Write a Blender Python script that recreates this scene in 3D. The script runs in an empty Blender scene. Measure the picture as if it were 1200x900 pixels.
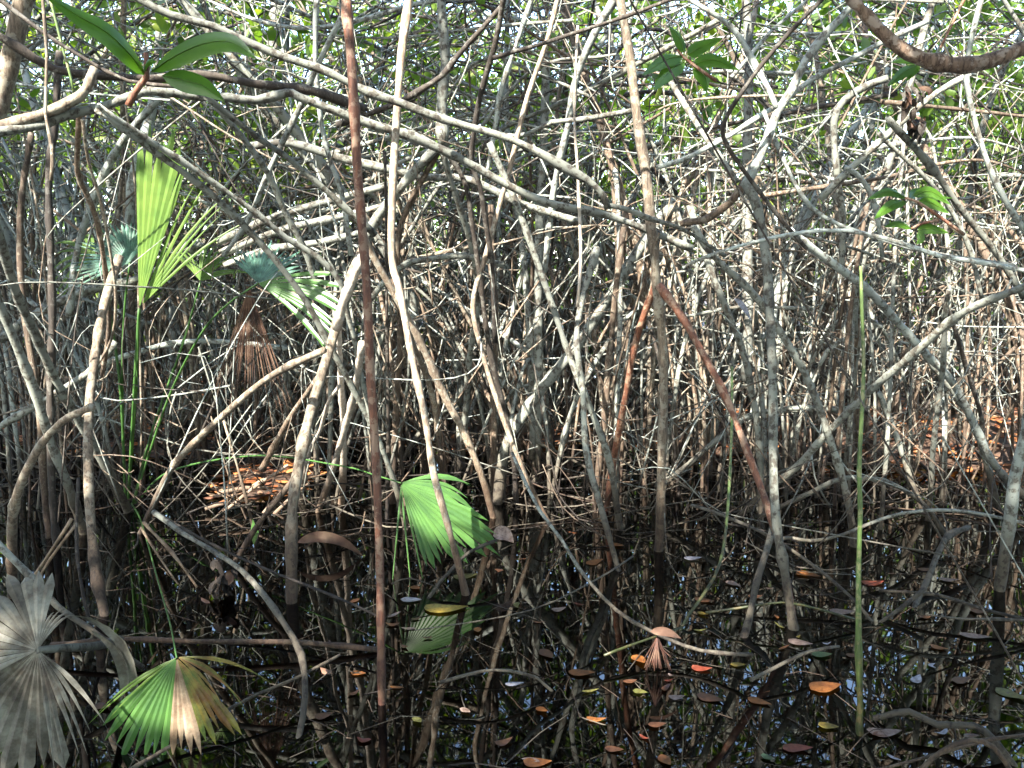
import bpy, math, random
import numpy as np
from mathutils import Vector
R = random.Random(11)
NR = np.random.RandomState(5)
C = bpy.context.scene.collection
S = bpy.context.scene

# ------------------------------------------------------------------ camera
F = 925.0; CAM_H = 1.4; HZ = 330.0
PITCH = math.atan((450 - HZ) / F)
cd = bpy.data.cameras.new('camera'); cam = bpy.data.objects.new('camera', cd); C.objects.link(cam)
cam.location = (0, 0, CAM_H); cam.rotation_euler = (math.pi/2 - PITCH, 0, 0)
cd.sensor_width = 36; cd.lens = F/1200*36; cd.clip_start = 0.05; cd.clip_end = 1500
S.camera = cam
cp, sp = math.cos(PITCH), math.sin(PITCH)

def at(px, py, D):
    """the point D metres ahead of the camera seen at photograph pixel (px, py)"""
    a = (px-600)/F; b = (450-py)/F
    dy = cp + b*sp; dz = -sp + b*cp
    k = D/dy
    return np.array([a*k, D, CAM_H + dz*k])
def proj(p):
    y = p[1]; z = p[2]-CAM_H
    d = y*cp - z*sp; u = y*sp + z*cp
    if d < 0.05: return (-9999, -9999)
    return (600+F*p[0]/d, 450-F*u/d)
def wdist(py):
    b = (450-py)/F
    return CAM_H*(cp+b*sp)/(sp-b*cp)

# ------------------------------------------------------------------ light
SUN = Vector((-0.36, -0.64, 0.68)).normalized()
w = bpy.data.worlds.new('World'); S.world = w; w.use_nodes = True
nt = w.node_tree; bg = nt.nodes['Background']
sk = nt.nodes.new('ShaderNodeTexSky'); sk.sky_type = 'NISHITA'; sk.sun_disc = False
sk.sun_elevation = math.asin(SUN.z); sk.sun_rotation = math.atan2(SUN.x, SUN.y) % (2*math.pi)
sk.air_density = 1.0; sk.dust_density = 1.0
nt.links.new(sk.outputs[0], bg.inputs[0]); bg.inputs[1].default_value = 0.145
ld = bpy.data.lights.new('sun', 'SUN'); ld.energy = 3.4; ld.angle = math.radians(0.5); ld.color = (1, .93, .84)
lo = bpy.data.objects.new('sun', ld); C.objects.link(lo)
lo.rotation_euler = SUN.to_track_quat('Z', 'Y').to_euler()
S.view_settings.view_transform = 'Standard'; S.view_settings.look = 'None'
S.view_settings.gamma = 1; S.view_settings.use_curve_mapping = False
S.view_settings.exposure = 3.4
S.cycles.max_bounces = 6; S.cycles.diffuse_bounces = 4; S.cycles.glossy_bounces = 3
S.cycles.transparent_max_bounces = 6; S.cycles.use_denoising = True
S.cycles.sample_clamp_indirect = 6

# ------------------------------------------------------------------ materials
MATS = {}
def newmat(name):
    m = bpy.data.materials.new(name); m.use_nodes = True; MATS[name] = m
    return m, m.node_tree, m.node_tree.nodes['Principled BSDF']
def N(t, typ, **kw):
    n = t.nodes.new(typ)
    for k, v in kw.items():
        if k in n.inputs: n.inputs[k].default_value = v
        else: setattr(n, k, v)
    return n
def mixrgb(t, fac, a, b, blend='MIX'):
    n = t.nodes.new('ShaderNodeMix'); n.data_type = 'RGBA'; n.blend_type = blend
    for s, v in ((n.inputs[0], fac), (n.inputs[6], a), (n.inputs[7], b)):
        if hasattr(v, 'type') and hasattr(v, 'links'): t.links.new(v, s)
        elif isinstance(v, (int, float)): s.default_value = v
        else: s.default_value = (*v, 1)
    return n.outputs[2]
def ramp(t, src, a, b, ca=(0, 0, 0), cb=(1, 1, 1)):
    r = t.nodes.new('ShaderNodeValToRGB'); r.color_ramp.elements[0].position = a; r.color_ramp.elements[1].position = b
    r.color_ramp.elements[0].color = (*ca, 1); r.color_ramp.elements[1].color = (*cb, 1)
    t.links.new(src, r.inputs[0]); return r.outputs[0]

def bark(name, base, dark, lichen, amount, rough=.85, bump=.8):
    m, t, b = newmat(name)
    g = t.nodes.new('ShaderNodeNewGeometry')
    mp = N(t, 'ShaderNodeMapping'); mp.inputs['Scale'].default_value = (1, 1, .16); t.links.new(g.outputs['Position'], mp.inputs[0])
    n1 = N(t, 'ShaderNodeTexNoise', Scale=85.0, Detail=5.0, Roughness=.7); t.links.new(mp.outputs[0], n1.inputs[0])
    n2 = N(t, 'ShaderNodeTexNoise', Scale=26.0, Detail=4.0, Roughness=.65); t.links.new(g.outputs['Position'], n2.inputs[0])
    n3 = N(t, 'ShaderNodeTexNoise', Scale=2.3, Detail=2.0); t.links.new(g.outputs['Position'], n3.inputs[0])
    c = mixrgb(t, ramp(t, n1.outputs[0], .38, .60), dark, base)
    c = mixrgb(t, ramp(t, n2.outputs[0], .60-.20*amount, .64-.14*amount), c, lichen)
    v = ramp(t, n3.outputs[0], .3, .7, (.62, .60, .58), (1.25, 1.2, 1.12))
    c = mixrgb(t, 1.0, c, v, 'MULTIPLY')
    # tide stain: wood that stands in the swamp water is stained dark for a hand's breadth above it
    sx = N(t, 'ShaderNodeSeparateXYZ'); t.links.new(g.outputs['Position'], sx.inputs[0])
    ad = N(t, 'ShaderNodeMath', operation='MULTIPLY_ADD'); t.links.new(n2.outputs[0], ad.inputs[0]); ad.inputs[1].default_value = -.35
    t.links.new(sx.outputs[2], ad.inputs[2])
    st = ramp(t, ad.outputs[0], -.08, .30, (.30, .235, .19), (1, 1, 1))
    c = mixrgb(t, 1.0, c, st, 'MULTIPLY')
    oi = t.nodes.new('ShaderNodeObjectInfo')
    ov = ramp(t, oi.outputs['Random'], 0, 1, (.78, .76, .74), (1.15, 1.13, 1.12))
    c = mixrgb(t, 1.0, c, ov, 'MULTIPLY')
    t.links.new(c, b.inputs['Base Color']); b.inputs['Roughness'].default_value = rough
    bp = N(t, 'ShaderNodeBump', Strength=bump, Distance=.004)
    t.links.new(n1.outputs[0], bp.inputs['Height']); t.links.new(bp.outputs[0], b.inputs['Normal'])
    return m
bark('bark_grey', (.105, .102, .084), (.026, .023, .018), (.19, .215, .195), .9)
bark('bark_pale', (.165, .17, .153), (.05, .05, .043), (.27, .32, .31), .9)
bark('bark_tan', (.18, .15, .112), (.056, .044, .032), (.22, .21, .17), .5)
bark('bark_brown', (.135, .105, .075), (.05, .032, .021), (.19, .175, .14), .3)
bark('bark_rust', (.19, .078, .042), (.075, .03, .018), (.25, .17, .12), .5, .7, .6)
bark('bark_dark', (.045, .037, .029), (.015, .012, .009), (.10, .10, .09), .3)
bark('bark_flaky', (.19, .14, .105), (.045, .027, .02), (.27, .235, .205), .5, .9, 1.0)
bark('bark_bleached_lit', (.52, .48, .42), (.34, .30, .25), (.56, .54, .50), .4)  # dry pale wood; on the standing poles the colour carries their sunlight
bark('bark_tan_lit', (.31, .26, .20), (.14, .108, .08), (.34, .33, .28), .4)  # paler copy of the tan bark, sunlight on the poles put into colour
bark('bark_green', (.10, .17, .045), (.05, .09, .025), (.20, .22, .10), .4, .5, .3)

def leafmat(name, cols, trans=.35, rough=.45, spec=.5, vein=None):
    """opaque diffuse + light passing through the blade; colour varies leaf by leaf"""
    m, t, b = newmat(name)
    g = t.nodes.new('ShaderNodeNewGeometry')
    n = N(t, 'ShaderNodeTexNoise', Scale=9.0, Detail=3.0); t.links.new(g.outputs['Position'], n.inputs[0])
    r = t.nodes.new('ShaderNodeValToRGB'); cr = r.color_ramp
    while len(cr.elements) < len(cols): cr.elements.new(.5)
    for i, c in enumerate(cols):
        cr.elements[i].position = i/(max(1, len(cols)-1)); cr.elements[i].color = (*c, 1)
    if name.startswith('mass') or name.startswith('litter'):
        t.links.new(g.outputs['Random Per Island'], r.inputs[0])
    else:
        n.inputs['Scale'].default_value = 24.0 if name.startswith('float') else 14.0; n.inputs['Detail'].default_value = 6.0
        ad = N(t, 'ShaderNodeMath', operation='MULTIPLY_ADD'); ad.inputs[1].default_value = .30; t.links.new(g.outputs['Random Per Island'], ad.inputs[0]); t.links.new(n.outputs[0], ad.inputs[2])
        mr = N(t, 'ShaderNodeMapRange'); mr.inputs[1].default_value = .45; mr.inputs[2].default_value = .85
        t.links.new(ad.outputs[0], mr.inputs[0]); t.links.new(mr.outputs[0], r.inputs[0])
        if name.startswith('float') or name.startswith('palm_b') or name.startswith('palm_t') or name.startswith('palm_y'):
            n9 = N(t, 'ShaderNodeTexNoise', Scale=(70.0 if name.startswith('float') else 16.0), Detail=7.0, Roughness=.7); t.links.new(g.outputs['Position'], n9.inputs[0])
            sp_ = mixrgb(t, 1.0, r.outputs[0], ramp(t, n9.outputs[0], .36, .60, (.40, .34, .30), (1, 1, 1)), 'MULTIPLY')
            class _o: pass
            r2 = t.nodes.new('ShaderNodeHueSaturation'); t.links.new(sp_, r2.inputs['Color']); r = r2
    b.inputs['Roughness'].default_value = rough
    b.inputs['Specular IOR Level'].default_value = spec
    t.links.new(r.outputs[0], b.inputs['Base Color'])
    tr = t.nodes.new('ShaderNodeBsdfTranslucent')
    tc = mixrgb(t, 1.0, r.outputs[0], (1.5, 1.6, .55), 'MULTIPLY'); t.links.new(tc, tr.inputs[0])
    mx = t.nodes.new('ShaderNodeMixShader'); mx.inputs[0].default_value = trans
    t.links.new(b.outputs[0], mx.inputs[1]); t.links.new(tr.outputs[0], mx.inputs[2])
    t.links.new(mx.outputs[0], t.nodes['Material Output'].inputs['Surface'])
    return m
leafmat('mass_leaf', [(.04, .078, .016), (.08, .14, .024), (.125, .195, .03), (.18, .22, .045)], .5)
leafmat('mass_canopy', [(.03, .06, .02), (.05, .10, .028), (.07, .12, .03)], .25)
leafmat('sprig_leaf', [(.045, .11, .014), (.075, .17, .02)], .45, .28, .7)
leafmat('palm_green', [(.04, .10, .028), (.07, .16, .038)], .35, .4)
leafmat('palm_lime', [(.07, .14, .022), (.12, .20, .035)], .45, .4)
leafmat('palm_teal', [(.06, .15, .11), (.10, .21, .15)], .3, .4)
leafmat('palm_yellow', [(.08, .13, .025), (.20, .17, .035), (.20, .10, .03)], .35, .5)
leafmat('palm_tan', [(.20, .14, .085), (.36, .28, .20)], .25, .7)
leafmat('palm_rust', [(.03, .015, .009), (.075, .037, .022), (.15, .095, .062)], .25, .8)
leafmat('palm_bleached', [(.075, .07, .055), (.15, .148, .122), (.215, .215, .18)], .1, .85)
leafmat('litter_leaf', [(.07, .028, .012), (.24, .075, .022), (.34, .13, .04), (.12, .05, .03), (.36, .24, .15)], .1, .6)
leafmat('float_orange', [(0.161, 0.056, 0.014), (0.213, 0.086, 0.023)], .15, .4)
leafmat('float_yellow', [(0.228, 0.153, 0.020), (0.203, 0.167, 0.038)], .2, .4)
leafmat('float_brown', [(0.066, 0.028, 0.014), (0.101, 0.046, 0.023)], .1, .4)
leafmat('float_tan', [(0.161, 0.112, 0.090), (0.228, 0.173, 0.149)], .1, .5)
leafmat('float_olive', [(0.081, 0.092, 0.026), (0.131, 0.126, 0.038)], .2, .4)
leafmat('float_green', [(0.051, 0.102, 0.038), (0.091, 0.142, 0.065)], .2, .4)
leafmat('float_red', [(0.142, 0.025, 0.013), (0.167, 0.046, 0.026)], .15, .4)
leafmat('float_white', [(0.254, 0.254, 0.284), (0.304, 0.304, 0.354)], .1, .5)

m, t, b = newmat('mud')
g = t.nodes.new('ShaderNodeNewGeometry')
n1 = N(t, 'ShaderNodeTexNoise', Scale=6.0, Detail=8.0, Roughness=.7); t.links.new(g.outputs['Position'], n1.inputs[0])
n2 = N(t, 'ShaderNodeTexVoronoi', Scale=22.0); t.links.new(g.outputs['Position'], n2.inputs[0])
c = mixrgb(t, ramp(t, n1.outputs[0], .35, .65), (.022, .014, .009), (.075, .042, .025))
c = mixrgb(t, ramp(t, n2.outputs[0], .05, .35, (.5, .5, .5), (0, 0, 0)), c, (.14, .065, .03))
t.links.new(c, b.inputs['Base Color']); b.inputs['Roughness'].default_value = .7
bp = N(t, 'ShaderNodeBump', Strength=.7, Distance=.02); t.links.new(n1.outputs[0], bp.inputs['Height']); t.links.new(bp.outputs[0], b.inputs['Normal'])

# tannin-brown swamp water: mirror by Fresnel, dark brown tint on what lies below
m, t, b = newmat('swamp_water'); t.nodes.remove(b)
g = t.nodes.new('ShaderNodeNewGeometry')
n1 = N(t, 'ShaderNodeTexNoise', Scale=3.2, Detail=2.0, Roughness=.5); t.links.new(g.outputs['Position'], n1.inputs[0])
bp = N(t, 'ShaderNodeBump', Strength=.05, Distance=.02); t.links.new(n1.outputs[0], bp.inputs['Height'])
gl = N(t, 'ShaderNodeBsdfGlossy', Roughness=.012); gl.inputs[0].default_value = (1, 1, 1, 1); t.links.new(bp.outputs[0], gl.inputs['Normal'])
tp = t.nodes.new('ShaderNodeBsdfTransparent'); tp.inputs[0].default_value = (.085, .045, .022, 1)
fr = N(t, 'ShaderNodeFresnel', IOR=1.43); t.links.new(bp.outputs[0], fr.inputs['Normal'])
mx = t.nodes.new('ShaderNodeMixShader'); t.links.new(fr.outputs[0], mx.inputs[0]); t.links.new(tp.outputs[0], mx.inputs[1]); t.links.new(gl.outputs[0], mx.inputs[2])
t.links.new(mx.outputs[0], t.nodes['Material Output'].inputs['Surface'])

# ------------------------------------------------------------------ mesh building
class MB:
    def __init__(s): s.v = []; s.f = []; s.n = 0; s.mats = []; s.fm = []
    def slot(s, m):
        if m not in s.mats: s.mats.append(m)
        return s.mats.index(m)
    def add(s, verts, faces, mat):
        i = s.slot(mat)
        s.v.append(np.asarray(verts, float)); s.f.extend([tuple(q+s.n for q in f) for f in faces])
        s.fm.extend([i]*len(faces)); s.n += len(verts)
    def addq(s, verts, quads, mat):                 # quads: numpy (n,4)
        i = s.slot(mat); s.v.append(verts); s.f.append(quads+s.n); s.fm.extend([i]*len(quads)); s.n += len(verts)
    def tube(s, P, r, mat, k=7, cap=True):
        P = np.asarray(P, float); n = len(P); r = np.broadcast_to(np.asarray(r, float), (n,))
        T = np.gradient(P, axis=0); T /= np.linalg.norm(T, axis=1)[:, None]+1e-9
        mean = P[-1]-P[0]; ref = np.array([0, 1, 0.]) if abs(mean[1]) < .7*np.linalg.norm(mean) else np.array([1., 0, 0])
        U = np.cross(T, ref); U /= np.linalg.norm(U, axis=1)[:, None]+1e-9
        V = np.cross(T, U)
        a = np.arange(k)*2*math.pi/k
        ring = P[:, None, :] + r[:, None, None]*(np.cos(a)[None, :, None]*U[:, None, :]+np.sin(a)[None, :, None]*V[:, None, :])
        i, j = np.meshgrid(np.arange(n-1), np.arange(k), indexing='ij'); j2 = (j+1) % k
        q = np.stack([i*k+j, i*k+j2, (i+1)*k+j2, (i+1)*k+j], -1).reshape(-1, 4)
        fs = [tuple(x) for x in q.tolist()]
        if cap: fs += [tuple(range(k))[::-1], tuple(range((n-1)*k, n*k))]
        s.add(ring.reshape(-1, 3), fs, mat)
    def build(s, name, parent=None, origin=None, smooth=True):
        V = np.concatenate(s.v); o3 = np.array(origin if origin is not None else (0, 0, 0), float)
        V = V-o3
        if s.f and isinstance(s.f[0], np.ndarray):
            Fq = np.concatenate(s.f)
            me = bpy.data.meshes.new(name); me.vertices.add(len(V)); me.vertices.foreach_set('co', V.ravel())
            me.loops.add(Fq.size); me.loops.foreach_set('vertex_index', Fq.ravel().astype(np.int32))
            me.polygons.add(len(Fq)); me.polygons.foreach_set('loop_start', np.arange(0, Fq.size, 4, dtype=np.int32))
            me.polygons.foreach_set('loop_total', np.full(len(Fq), 4, dtype=np.int32))
        else:
            me = bpy.data.meshes.new(name); me.from_pydata(V.tolist(), [], s.f)
        for mn in s.mats: me.materials.append(MATS[mn])
        me.polygons.foreach_set('material_index', np.array(s.fm, dtype=np.int32))
        if smooth: me.polygons.foreach_set('use_smooth', np.ones(len(me.polygons), dtype=bool))
        me.update(calc_edges=True)
        o = bpy.data.objects.new(name, me); C.objects.link(o)
        if parent is not None:
            o.parent = parent; pl = np.array(parent.location) if parent.parent is None else np.array(parent.location)+np.array(parent.parent.location)
            o.location = o3-pl
        else: o.location = o3
        return o
def tag(o, label=None, cat=None, group=None, kind=None):
    for k, v in (('label', label), ('category', cat), ('group', group), ('kind', kind)):
        if v: o[k] = v
    return o
def empty(name, loc, label, cat, group=None):
    o = bpy.data.objects.new(name, None); C.objects.link(o); o.location = loc; o.empty_display_size = .1
    return tag(o, label, cat, group)
def spline(P, step=None, n=None):
    P = np.asarray(P, float)
    if len(P) == 2: P = np.array([P[0], (P[0]+P[1])/2, P[1]])
    L = np.linalg.norm(np.diff(P, axis=0), axis=1)
    Q = np.vstack([2*P[0]-P[1], P, 2*P[-1]-P[-2]]); out = []
    for i in range(len(P)-1):
        m = n or max(2, int(L[i]/(step or .06))); m = min(m, 14)
        for q in range(m):
            u = q/m; a, b_, c_, d = Q[i:i+4]
            out.append(.5*((2*b_)+(c_-a)*u+(2*a-5*b_+4*c_-d)*u*u+(3*b_-3*c_+d-a)*u**3))
    out.append(P[-1]); return np.array(out)
def wiggle(P, amp):
    n = len(P); k = max(3, n//5)
    c_ = NR.randn(k, 3)*amp; c_[0] = 0
    x = np.linspace(0, k-1, n); i = np.clip(x.astype(int), 0, k-2); f = (x-i)[:, None]; f = f*f*(3-2*f)
    return P + c_[i]*(1-f)+c_[i+1]*f
def knobby(r):
    n = len(r); return r*(1+.085*NR.randn(n)) * (1 + .28*(NR.rand(n) < .08))

# ------------------------------------------------------------------ traced stems
def trace(pts, D0, D1, w0, w1):
    """a stem followed through the photograph; D1 'W' = its foot stands in the water / mud"""
    inw = D1 == 'W'
    if inw: D1 = wdist(pts[-1][1])
    if D0 is None: D0 = D1
    pts = np.array(pts, float); L = np.r_[0, np.cumsum(np.linalg.norm(np.diff(pts, axis=0), axis=1))]; u = L/L[-1]
    D = D0+(D1-D0)*u
    P = np.array([at(p[0], p[1], d) for p, d in zip(pts, D)])
    r0, r1 = w0/2*D0/F, w1/2*D1/F
    if inw:
        e = P[-1]-P[-2]; e = e/abs(e[2]) if abs(e[2]) > 1e-3 else np.array([0, 0, -1.]); e[2] = -1
        e[:2] = np.clip(e[:2], -.6, .6)
        P = np.vstack([P, P[-1]+e*.32]); u = np.r_[u, 1.12]
    Q = wiggle(spline(P), .003)
    rr = knobby(np.linspace(r0, r1, len(Q)))
    return Q, rr
HEROES = []
def stem(name, label, cat, mat, D0, D1, w0, w1, pts, group=None, twigs=0):
    Q, rr = trace(pts, D0, D1, w0, w1)
    mb = MB(); mb.tube(Q, rr, mat, 9)
    o = mb.build(name, origin=Q[-1]); tag(o, label, cat, group); HEROES.append(Q); return o
def forked(name, label, cat, base, parts, group=None):
    Qs = [(p[0], p[1], *trace(p[6], *p[2:6])) for p in parts]
    loc = Qs[base][2][-1]; e = empty(name, loc, label, cat, group)
    for pn, mat, Q, rr in Qs:
        mb = MB(); mb.tube(Q, rr, mat, 9); mb.build(pn, e, Q[-1]); HEROES.append(Q)
    return e
ST, BR, TW = 'mangrove_pole', 'mangrove_branch', 'twig'
# --- the tall thin rust stem and the standing stems round it
stem(ST, 'tall rust-brown stem standing straight from the water past the top of the view', 'stem', 'bark_rust', 2.75, 'W', 11, 9, [(404,-60),(407,20),(412,70),(420,200),(430,330),(434,430),(440,520),(444,620),(447,720),(449,825)])
forked('mangrove_tree', 'tan trunk splitting into two rust-brown stilt roots like an upturned V', 'mangrove', 0, [
 ('trunk','bark_tan',3.9,'W',11,11,[(722,-60),(727,0),(737,60),(747,133),(757,200),(762,267),(767,300),(770,333),(777,400),(778,467),(776,560),(770,645)]),
 ('prop_root','bark_rust',4.0,'W',9,7,[(768,334),(747,393),(733,460),(723,517),(710,598)]),
 ('prop_root','bark_rust',3.75,'W',9,8,[(772,334),(800,373),(825,418),(847,460),(873,527),(900,595),(917,650),(932,735)])])
forked('mangrove_tree', 'pale crooked trunk thickest where it kinks, dropping two straight poles into the water', 'mangrove', 1, [
 ('trunk','bark_pale',3.5,3.5,7,12,[(1010,-30),(997,7),(970,37),(943,73),(927,107),(910,133),(897,167),(880,203),(873,218)]),
 ('prop_root','bark_grey',3.5,'W',11,10,[(873,212),(887,240),(897,293),(903,367),(907,467),(908,600),(920,670),(931,737)]),
 ('prop_root','bark_grey',3.45,'W',7,10,[(908,605),(900,640),(887,683),(873,745)])])
stem('tall_shoot', 'single straight bright green shoot rising out of the water', 'shoot', 'bark_green', 2.3, 2.3, 3, 9, [(1008,312),(1009,322),(1011,380),(1013,433),(1010,500),(1007,553),(1008,600),(1006,667),(1007,767),(1009,827),(1008,853),(1012,900),(1013,930)])
stem(ST, 'sunlit pole bending past the palm leaf whose blade it crosses', 'stem', 'bark_tan_lit', 3.4, 'W', 9, 8, [(486,-60),(480,0),(472,67),(467,127),(462,200),(460,300),(467,333),(480,410),(497,487),(507,550),(524,612),(545,697)])
stem(ST, 'sunlit pole slanting down between the rust stem and the mottled trunk', 'stem', 'bark_tan_lit', 3.8, 'W', 8, 9, [(425,270),(437,300),(480,377),(517,457),(543,507),(567,567),(578,607)])
stem(ST, 'shortest of three sunlit poles that start together beside the rust stem', 'stem', 'bark_tan_lit', 3.9, 'W', 6, 7, [(466,345),(480,393),(500,440),(510,487),(518,570)])
stem(ST, 'crooked stem with a bright sunlit elbow, falling away to a thin foot', 'stem', 'bark_tan_lit', 3.9, 'W', 6, 6, [(662,-50),(653,0),(640,50),(620,110),(607,160),(597,200),(587,233),(570,300),(555,357),(567,417),(587,483),(613,550),(642,610)])
stem(ST, 'straight grey stem running diagonally across the middle to a foot beside the tan trunk', 'stem', 'bark_grey', 3.9, 'W', 8, 8, [(573,167),(597,220),(613,260),(627,300),(647,360),(667,417),(683,457),(700,500),(715,545),(727,620)])
stem(ST, 'thick mottled grey trunk lying over at forty-five degrees, its foot among upright poles', 'stem', 'bark_grey', 5.0, 'W', 12, 13, [(790,235),(760,275),(707,357),(677,403),(640,450),(613,487),(592,523),(583,590)])
stem(ST, 'upright grey-brown pole behind the mottled leaning trunk', 'stem', 'bark_grey', 5.2, 'W', 9, 11, [(640,60),(636,180),(630,343),(631,450),(627,567)])
stem(ST, 'thin upright pole touching the foot of the mottled leaning trunk', 'stem', 'bark_brown', 5.0, 'W', 7, 9, [(575,240),(580,383),(578,480),(580,583)])
stem(ST, 'mottled pole standing between the mottled trunk and the V-shaped roots', 'stem', 'bark_grey', 4.3, 'W', 8, 7, [(700,290),(685,345),(677,400),(683,460),(687,527),(703,590),(724,668)])
stem(ST, 'dark upright stem just behind the rust-brown V', 'stem', 'bark_brown', 4.8, 'W', 7, 8, [(735,235),(722,330),(714,420),(707,500),(697,590)])
stem(ST, 'straight thick grey upright crossing behind the two long overhead boughs', 'stem', 'bark_grey', 4.4, 4.4, 10, 12, [(520,-50),(517,0),(522,70),(517,120),(518,170)])
forked('mangrove_tree', 'four slim legs spreading down from one knot under the long boughs', 'mangrove', 0, [
 ('prop_root','bark_grey',4.2,'W',11,12,[(512,172),(480,207),(443,253),(426,290),(404,355),(380,430),(362,510),(352,575)]),
 ('prop_root','bark_brown',4.25,'W',7,8,[(513,178),(487,227),(470,267),(466,310),(470,400),(463,500),(460,590)]),
 ('prop_root','bark_grey',4.2,'W',7,8,[(517,174),(533,227),(553,290),(560,350),(548,440),(540,560)]),
 ('prop_root','bark_dark',4.2,'W',6,7,[(523,176),(545,215),(553,260),(562,320),(576,420),(600,520),(604,590)])])
stem(TW, 'dark upright twig sliding down between the knotted legs', 'twig', 'bark_dark', 3.6, 4.4, 7, 6, [(592,-20),(588,10),(580,53),(567,97),(560,127),(553,187),(563,217),(570,267),(577,330),(580,400)])
stem(TW, 'dark twig sweeping up and away from the fork in the top middle', 'twig', 'bark_dark', 3.6, 3.3, 5, 4, [(578,68),(605,60),(633,53),(683,37),(733,20),(800,-6)])
stem(TW, 'bare dark twig bending into the dense boughs beside the rust stem', 'twig', 'bark_dark', 3.7, 4, 6, 7, [(590,5),(568,30),(550,50),(533,70),(517,90),(473,117),(433,133),(395,146)])
# --- long boughs across the top
stem(BR, 'longest grey bough, from the smooth fork at the edge down to the middle', 'branch', 'bark_grey', 2.9, 4.2, 11, 9, [(-40,166),(0,154),(50,146),(80,133),(113,127),(143,118),(165,110),(180,107),(207,110),(235,114),(267,114),(300,117),(337,108),(350,113),(400,132),(440,147),(483,160),(547,190),(587,213),(640,237),(700,250),(753,268),(810,292)])
stem(BR, 'smooth grey bough falling from the top edge to an elbow above the middle', 'branch', 'bark_grey', 3.0, 3.5, 9, 9, [(130,-22),(165,0),(200,17),(250,30),(293,50),(333,67),(373,80),(400,93),(433,110),(470,122),(500,133),(540,145),(583,157),(620,172),(660,195),(690,212),(705,228),(711,245)])
stem(BR, 'smooth tan limb joining the grey bough at the edge in a long Y', 'branch', 'bark_tan', 2.95, 3.1, 16, 9, [(-30,160),(0,148),(45,134),(90,113),(105,95),(112,80)])
stem(BR, 'lower of the twin poles leaving the fork towards the hanging palm skirt', 'branch', 'bark_grey', 2.95, 'W', 8, 7, [(113,128),(180,178),(240,222),(280,258),(310,290),(333,317),(358,351),(382,394),(408,443),(436,500),(462,566),(475,620)])
stem(BR, 'upper of the twin poles leaving the fork, kinked below the palm leaf', 'branch', 'bark_grey', 2.95, 4.2, 7, 6, [(114,124),(175,165),(240,208),(300,250),(336,280),(373,302),(399,330),(406,362),(415,397),(424,443),(437,500),(448,560)])
stem(BR, 'dark crooked branch passing behind the large green leaves', 'branch', 'bark_dark', 3.3, 3.8, 9, 10, [(-20,30),(20,55),(66,82),(133,90),(180,93),(233,88),(300,100),(367,107),(430,128)])
stem(BR, 'bare grey bough under the longest bough, ending behind the knotted legs', 'branch', 'bark_grey', 4.2, 4.6, 9, 8, [(290,172),(340,168),(400,186),(450,197),(500,207),(550,210),(610,238),(680,262)])
stem(BR, 'grey branch arching over the sunlit poles', 'branch', 'bark_grey', 4.4, 4.6, 7, 7, [(434,352),(455,325),(480,308),(510,303),(545,300),(590,312)])
stem(BR, 'short grey branch levelling out beside the dark fork', 'branch', 'bark_grey', 4.0, 4.2, 6, 5, [(740,130),(680,140),(647,143),(617,157),(587,157),(560,150)])
stem(BR, 'pale bluish bough dropping steeply from the top edge through the middle', 'branch', 'bark_pale', 4.1, 4.7, 9, 7, [(728,-20),(720,0),(700,33),(683,70),(673,100),(665,150),(653,200),(643,267),(637,320)])
stem(BR, 'pale straight stick crossing the bluish bough near the top', 'branch', 'bark_pale', 4.3, 4.7, 6, 5, [(630,-20),(623,0),(600,67),(587,107),(578,160),(570,210)])
stem(TW, 'white bleached twig hanging straight down beside the tan trunk', 'twig', 'bark_bleached_lit', 3.5, 3.7, 3, 4, [(677,30),(673,133),(677,200),(680,300),(676,360)])
stem(BR, 'sunlit brown branch running from the elbow to the V-shaped roots', 'branch', 'bark_grey', 3.5, 3.8, 6, 4, [(709,240),(735,245),(760,255),(800,268),(850,300)])
stem(BR, 'brown stub with a broken end beside the crooked trunk', 'branch', 'bark_brown', 3.7, 3.6, 7, 10, [(797,263),(812,260),(830,257),(857,237),(872,215)])
# --- top corner beyond the crooked trunk
stem(BR, 'heavy flaky-barked bough sagging in a U at the top edge', 'branch', 'bark_flaky', 2.3, 2.3, 13, 16, [(985,-25),(1000,0),(1017,19),(1040,43),(1067,63),(1100,74),(1133,77),(1167,70),(1200,57),(1240,42)])
stem(BR, 'pale branch curving down to meet the crooked trunk', 'branch', 'bark_pale', 3.6, 3.5, 5, 7, [(780,-18),(800,-5),(843,20),(867,43),(887,80),(903,110),(910,128)])
stem(BR, 'pale straight branch rising through the crooked trunk towards the flaky bough', 'branch', 'bark_pale', 3.6, 3.9, 6, 6, [(770,196),(800,187),(847,163),(883,140),(920,117),(950,93),(1000,67),(1033,50),(1090,25)])
stem(TW, 'thin black twig bent like an elbow over the stub', 'twig', 'bark_dark', 3.2, 3.4, 5, 5, [(975,-15),(963,0),(927,37),(893,77),(867,113),(850,140),(847,160),(867,193),(910,250),(945,290)])
stem(TW, 'thin grey stem swooping low and levelling off under the leafy sprigs', 'twig', 'bark_pale', 3.6, 3.4, 5, 4, [(895,130),(907,160),(927,207),(950,243),(983,263),(1033,280),(1067,290),(1120,300),(1190,310)])
stem(TW, 'thin blue-grey hoop of a stem over the diagonal pole', 'twig', 'bark_pale', 3.3, 3.0, 4, 6, [(800,314),(830,300),(900,280),(967,270),(1017,274),(1067,288),(1100,299),(1150,308),(1215,320)])
stem(BR, 'pale wavy stem descending from the top edge beyond the flaky bough', 'branch', 'bark_pale', 3.3, 3.5, 6, 6, [(1155,-20),(1150,0),(1137,53),(1133,93),(1143,143),(1160,197),(1180,237),(1215,290)])
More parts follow.
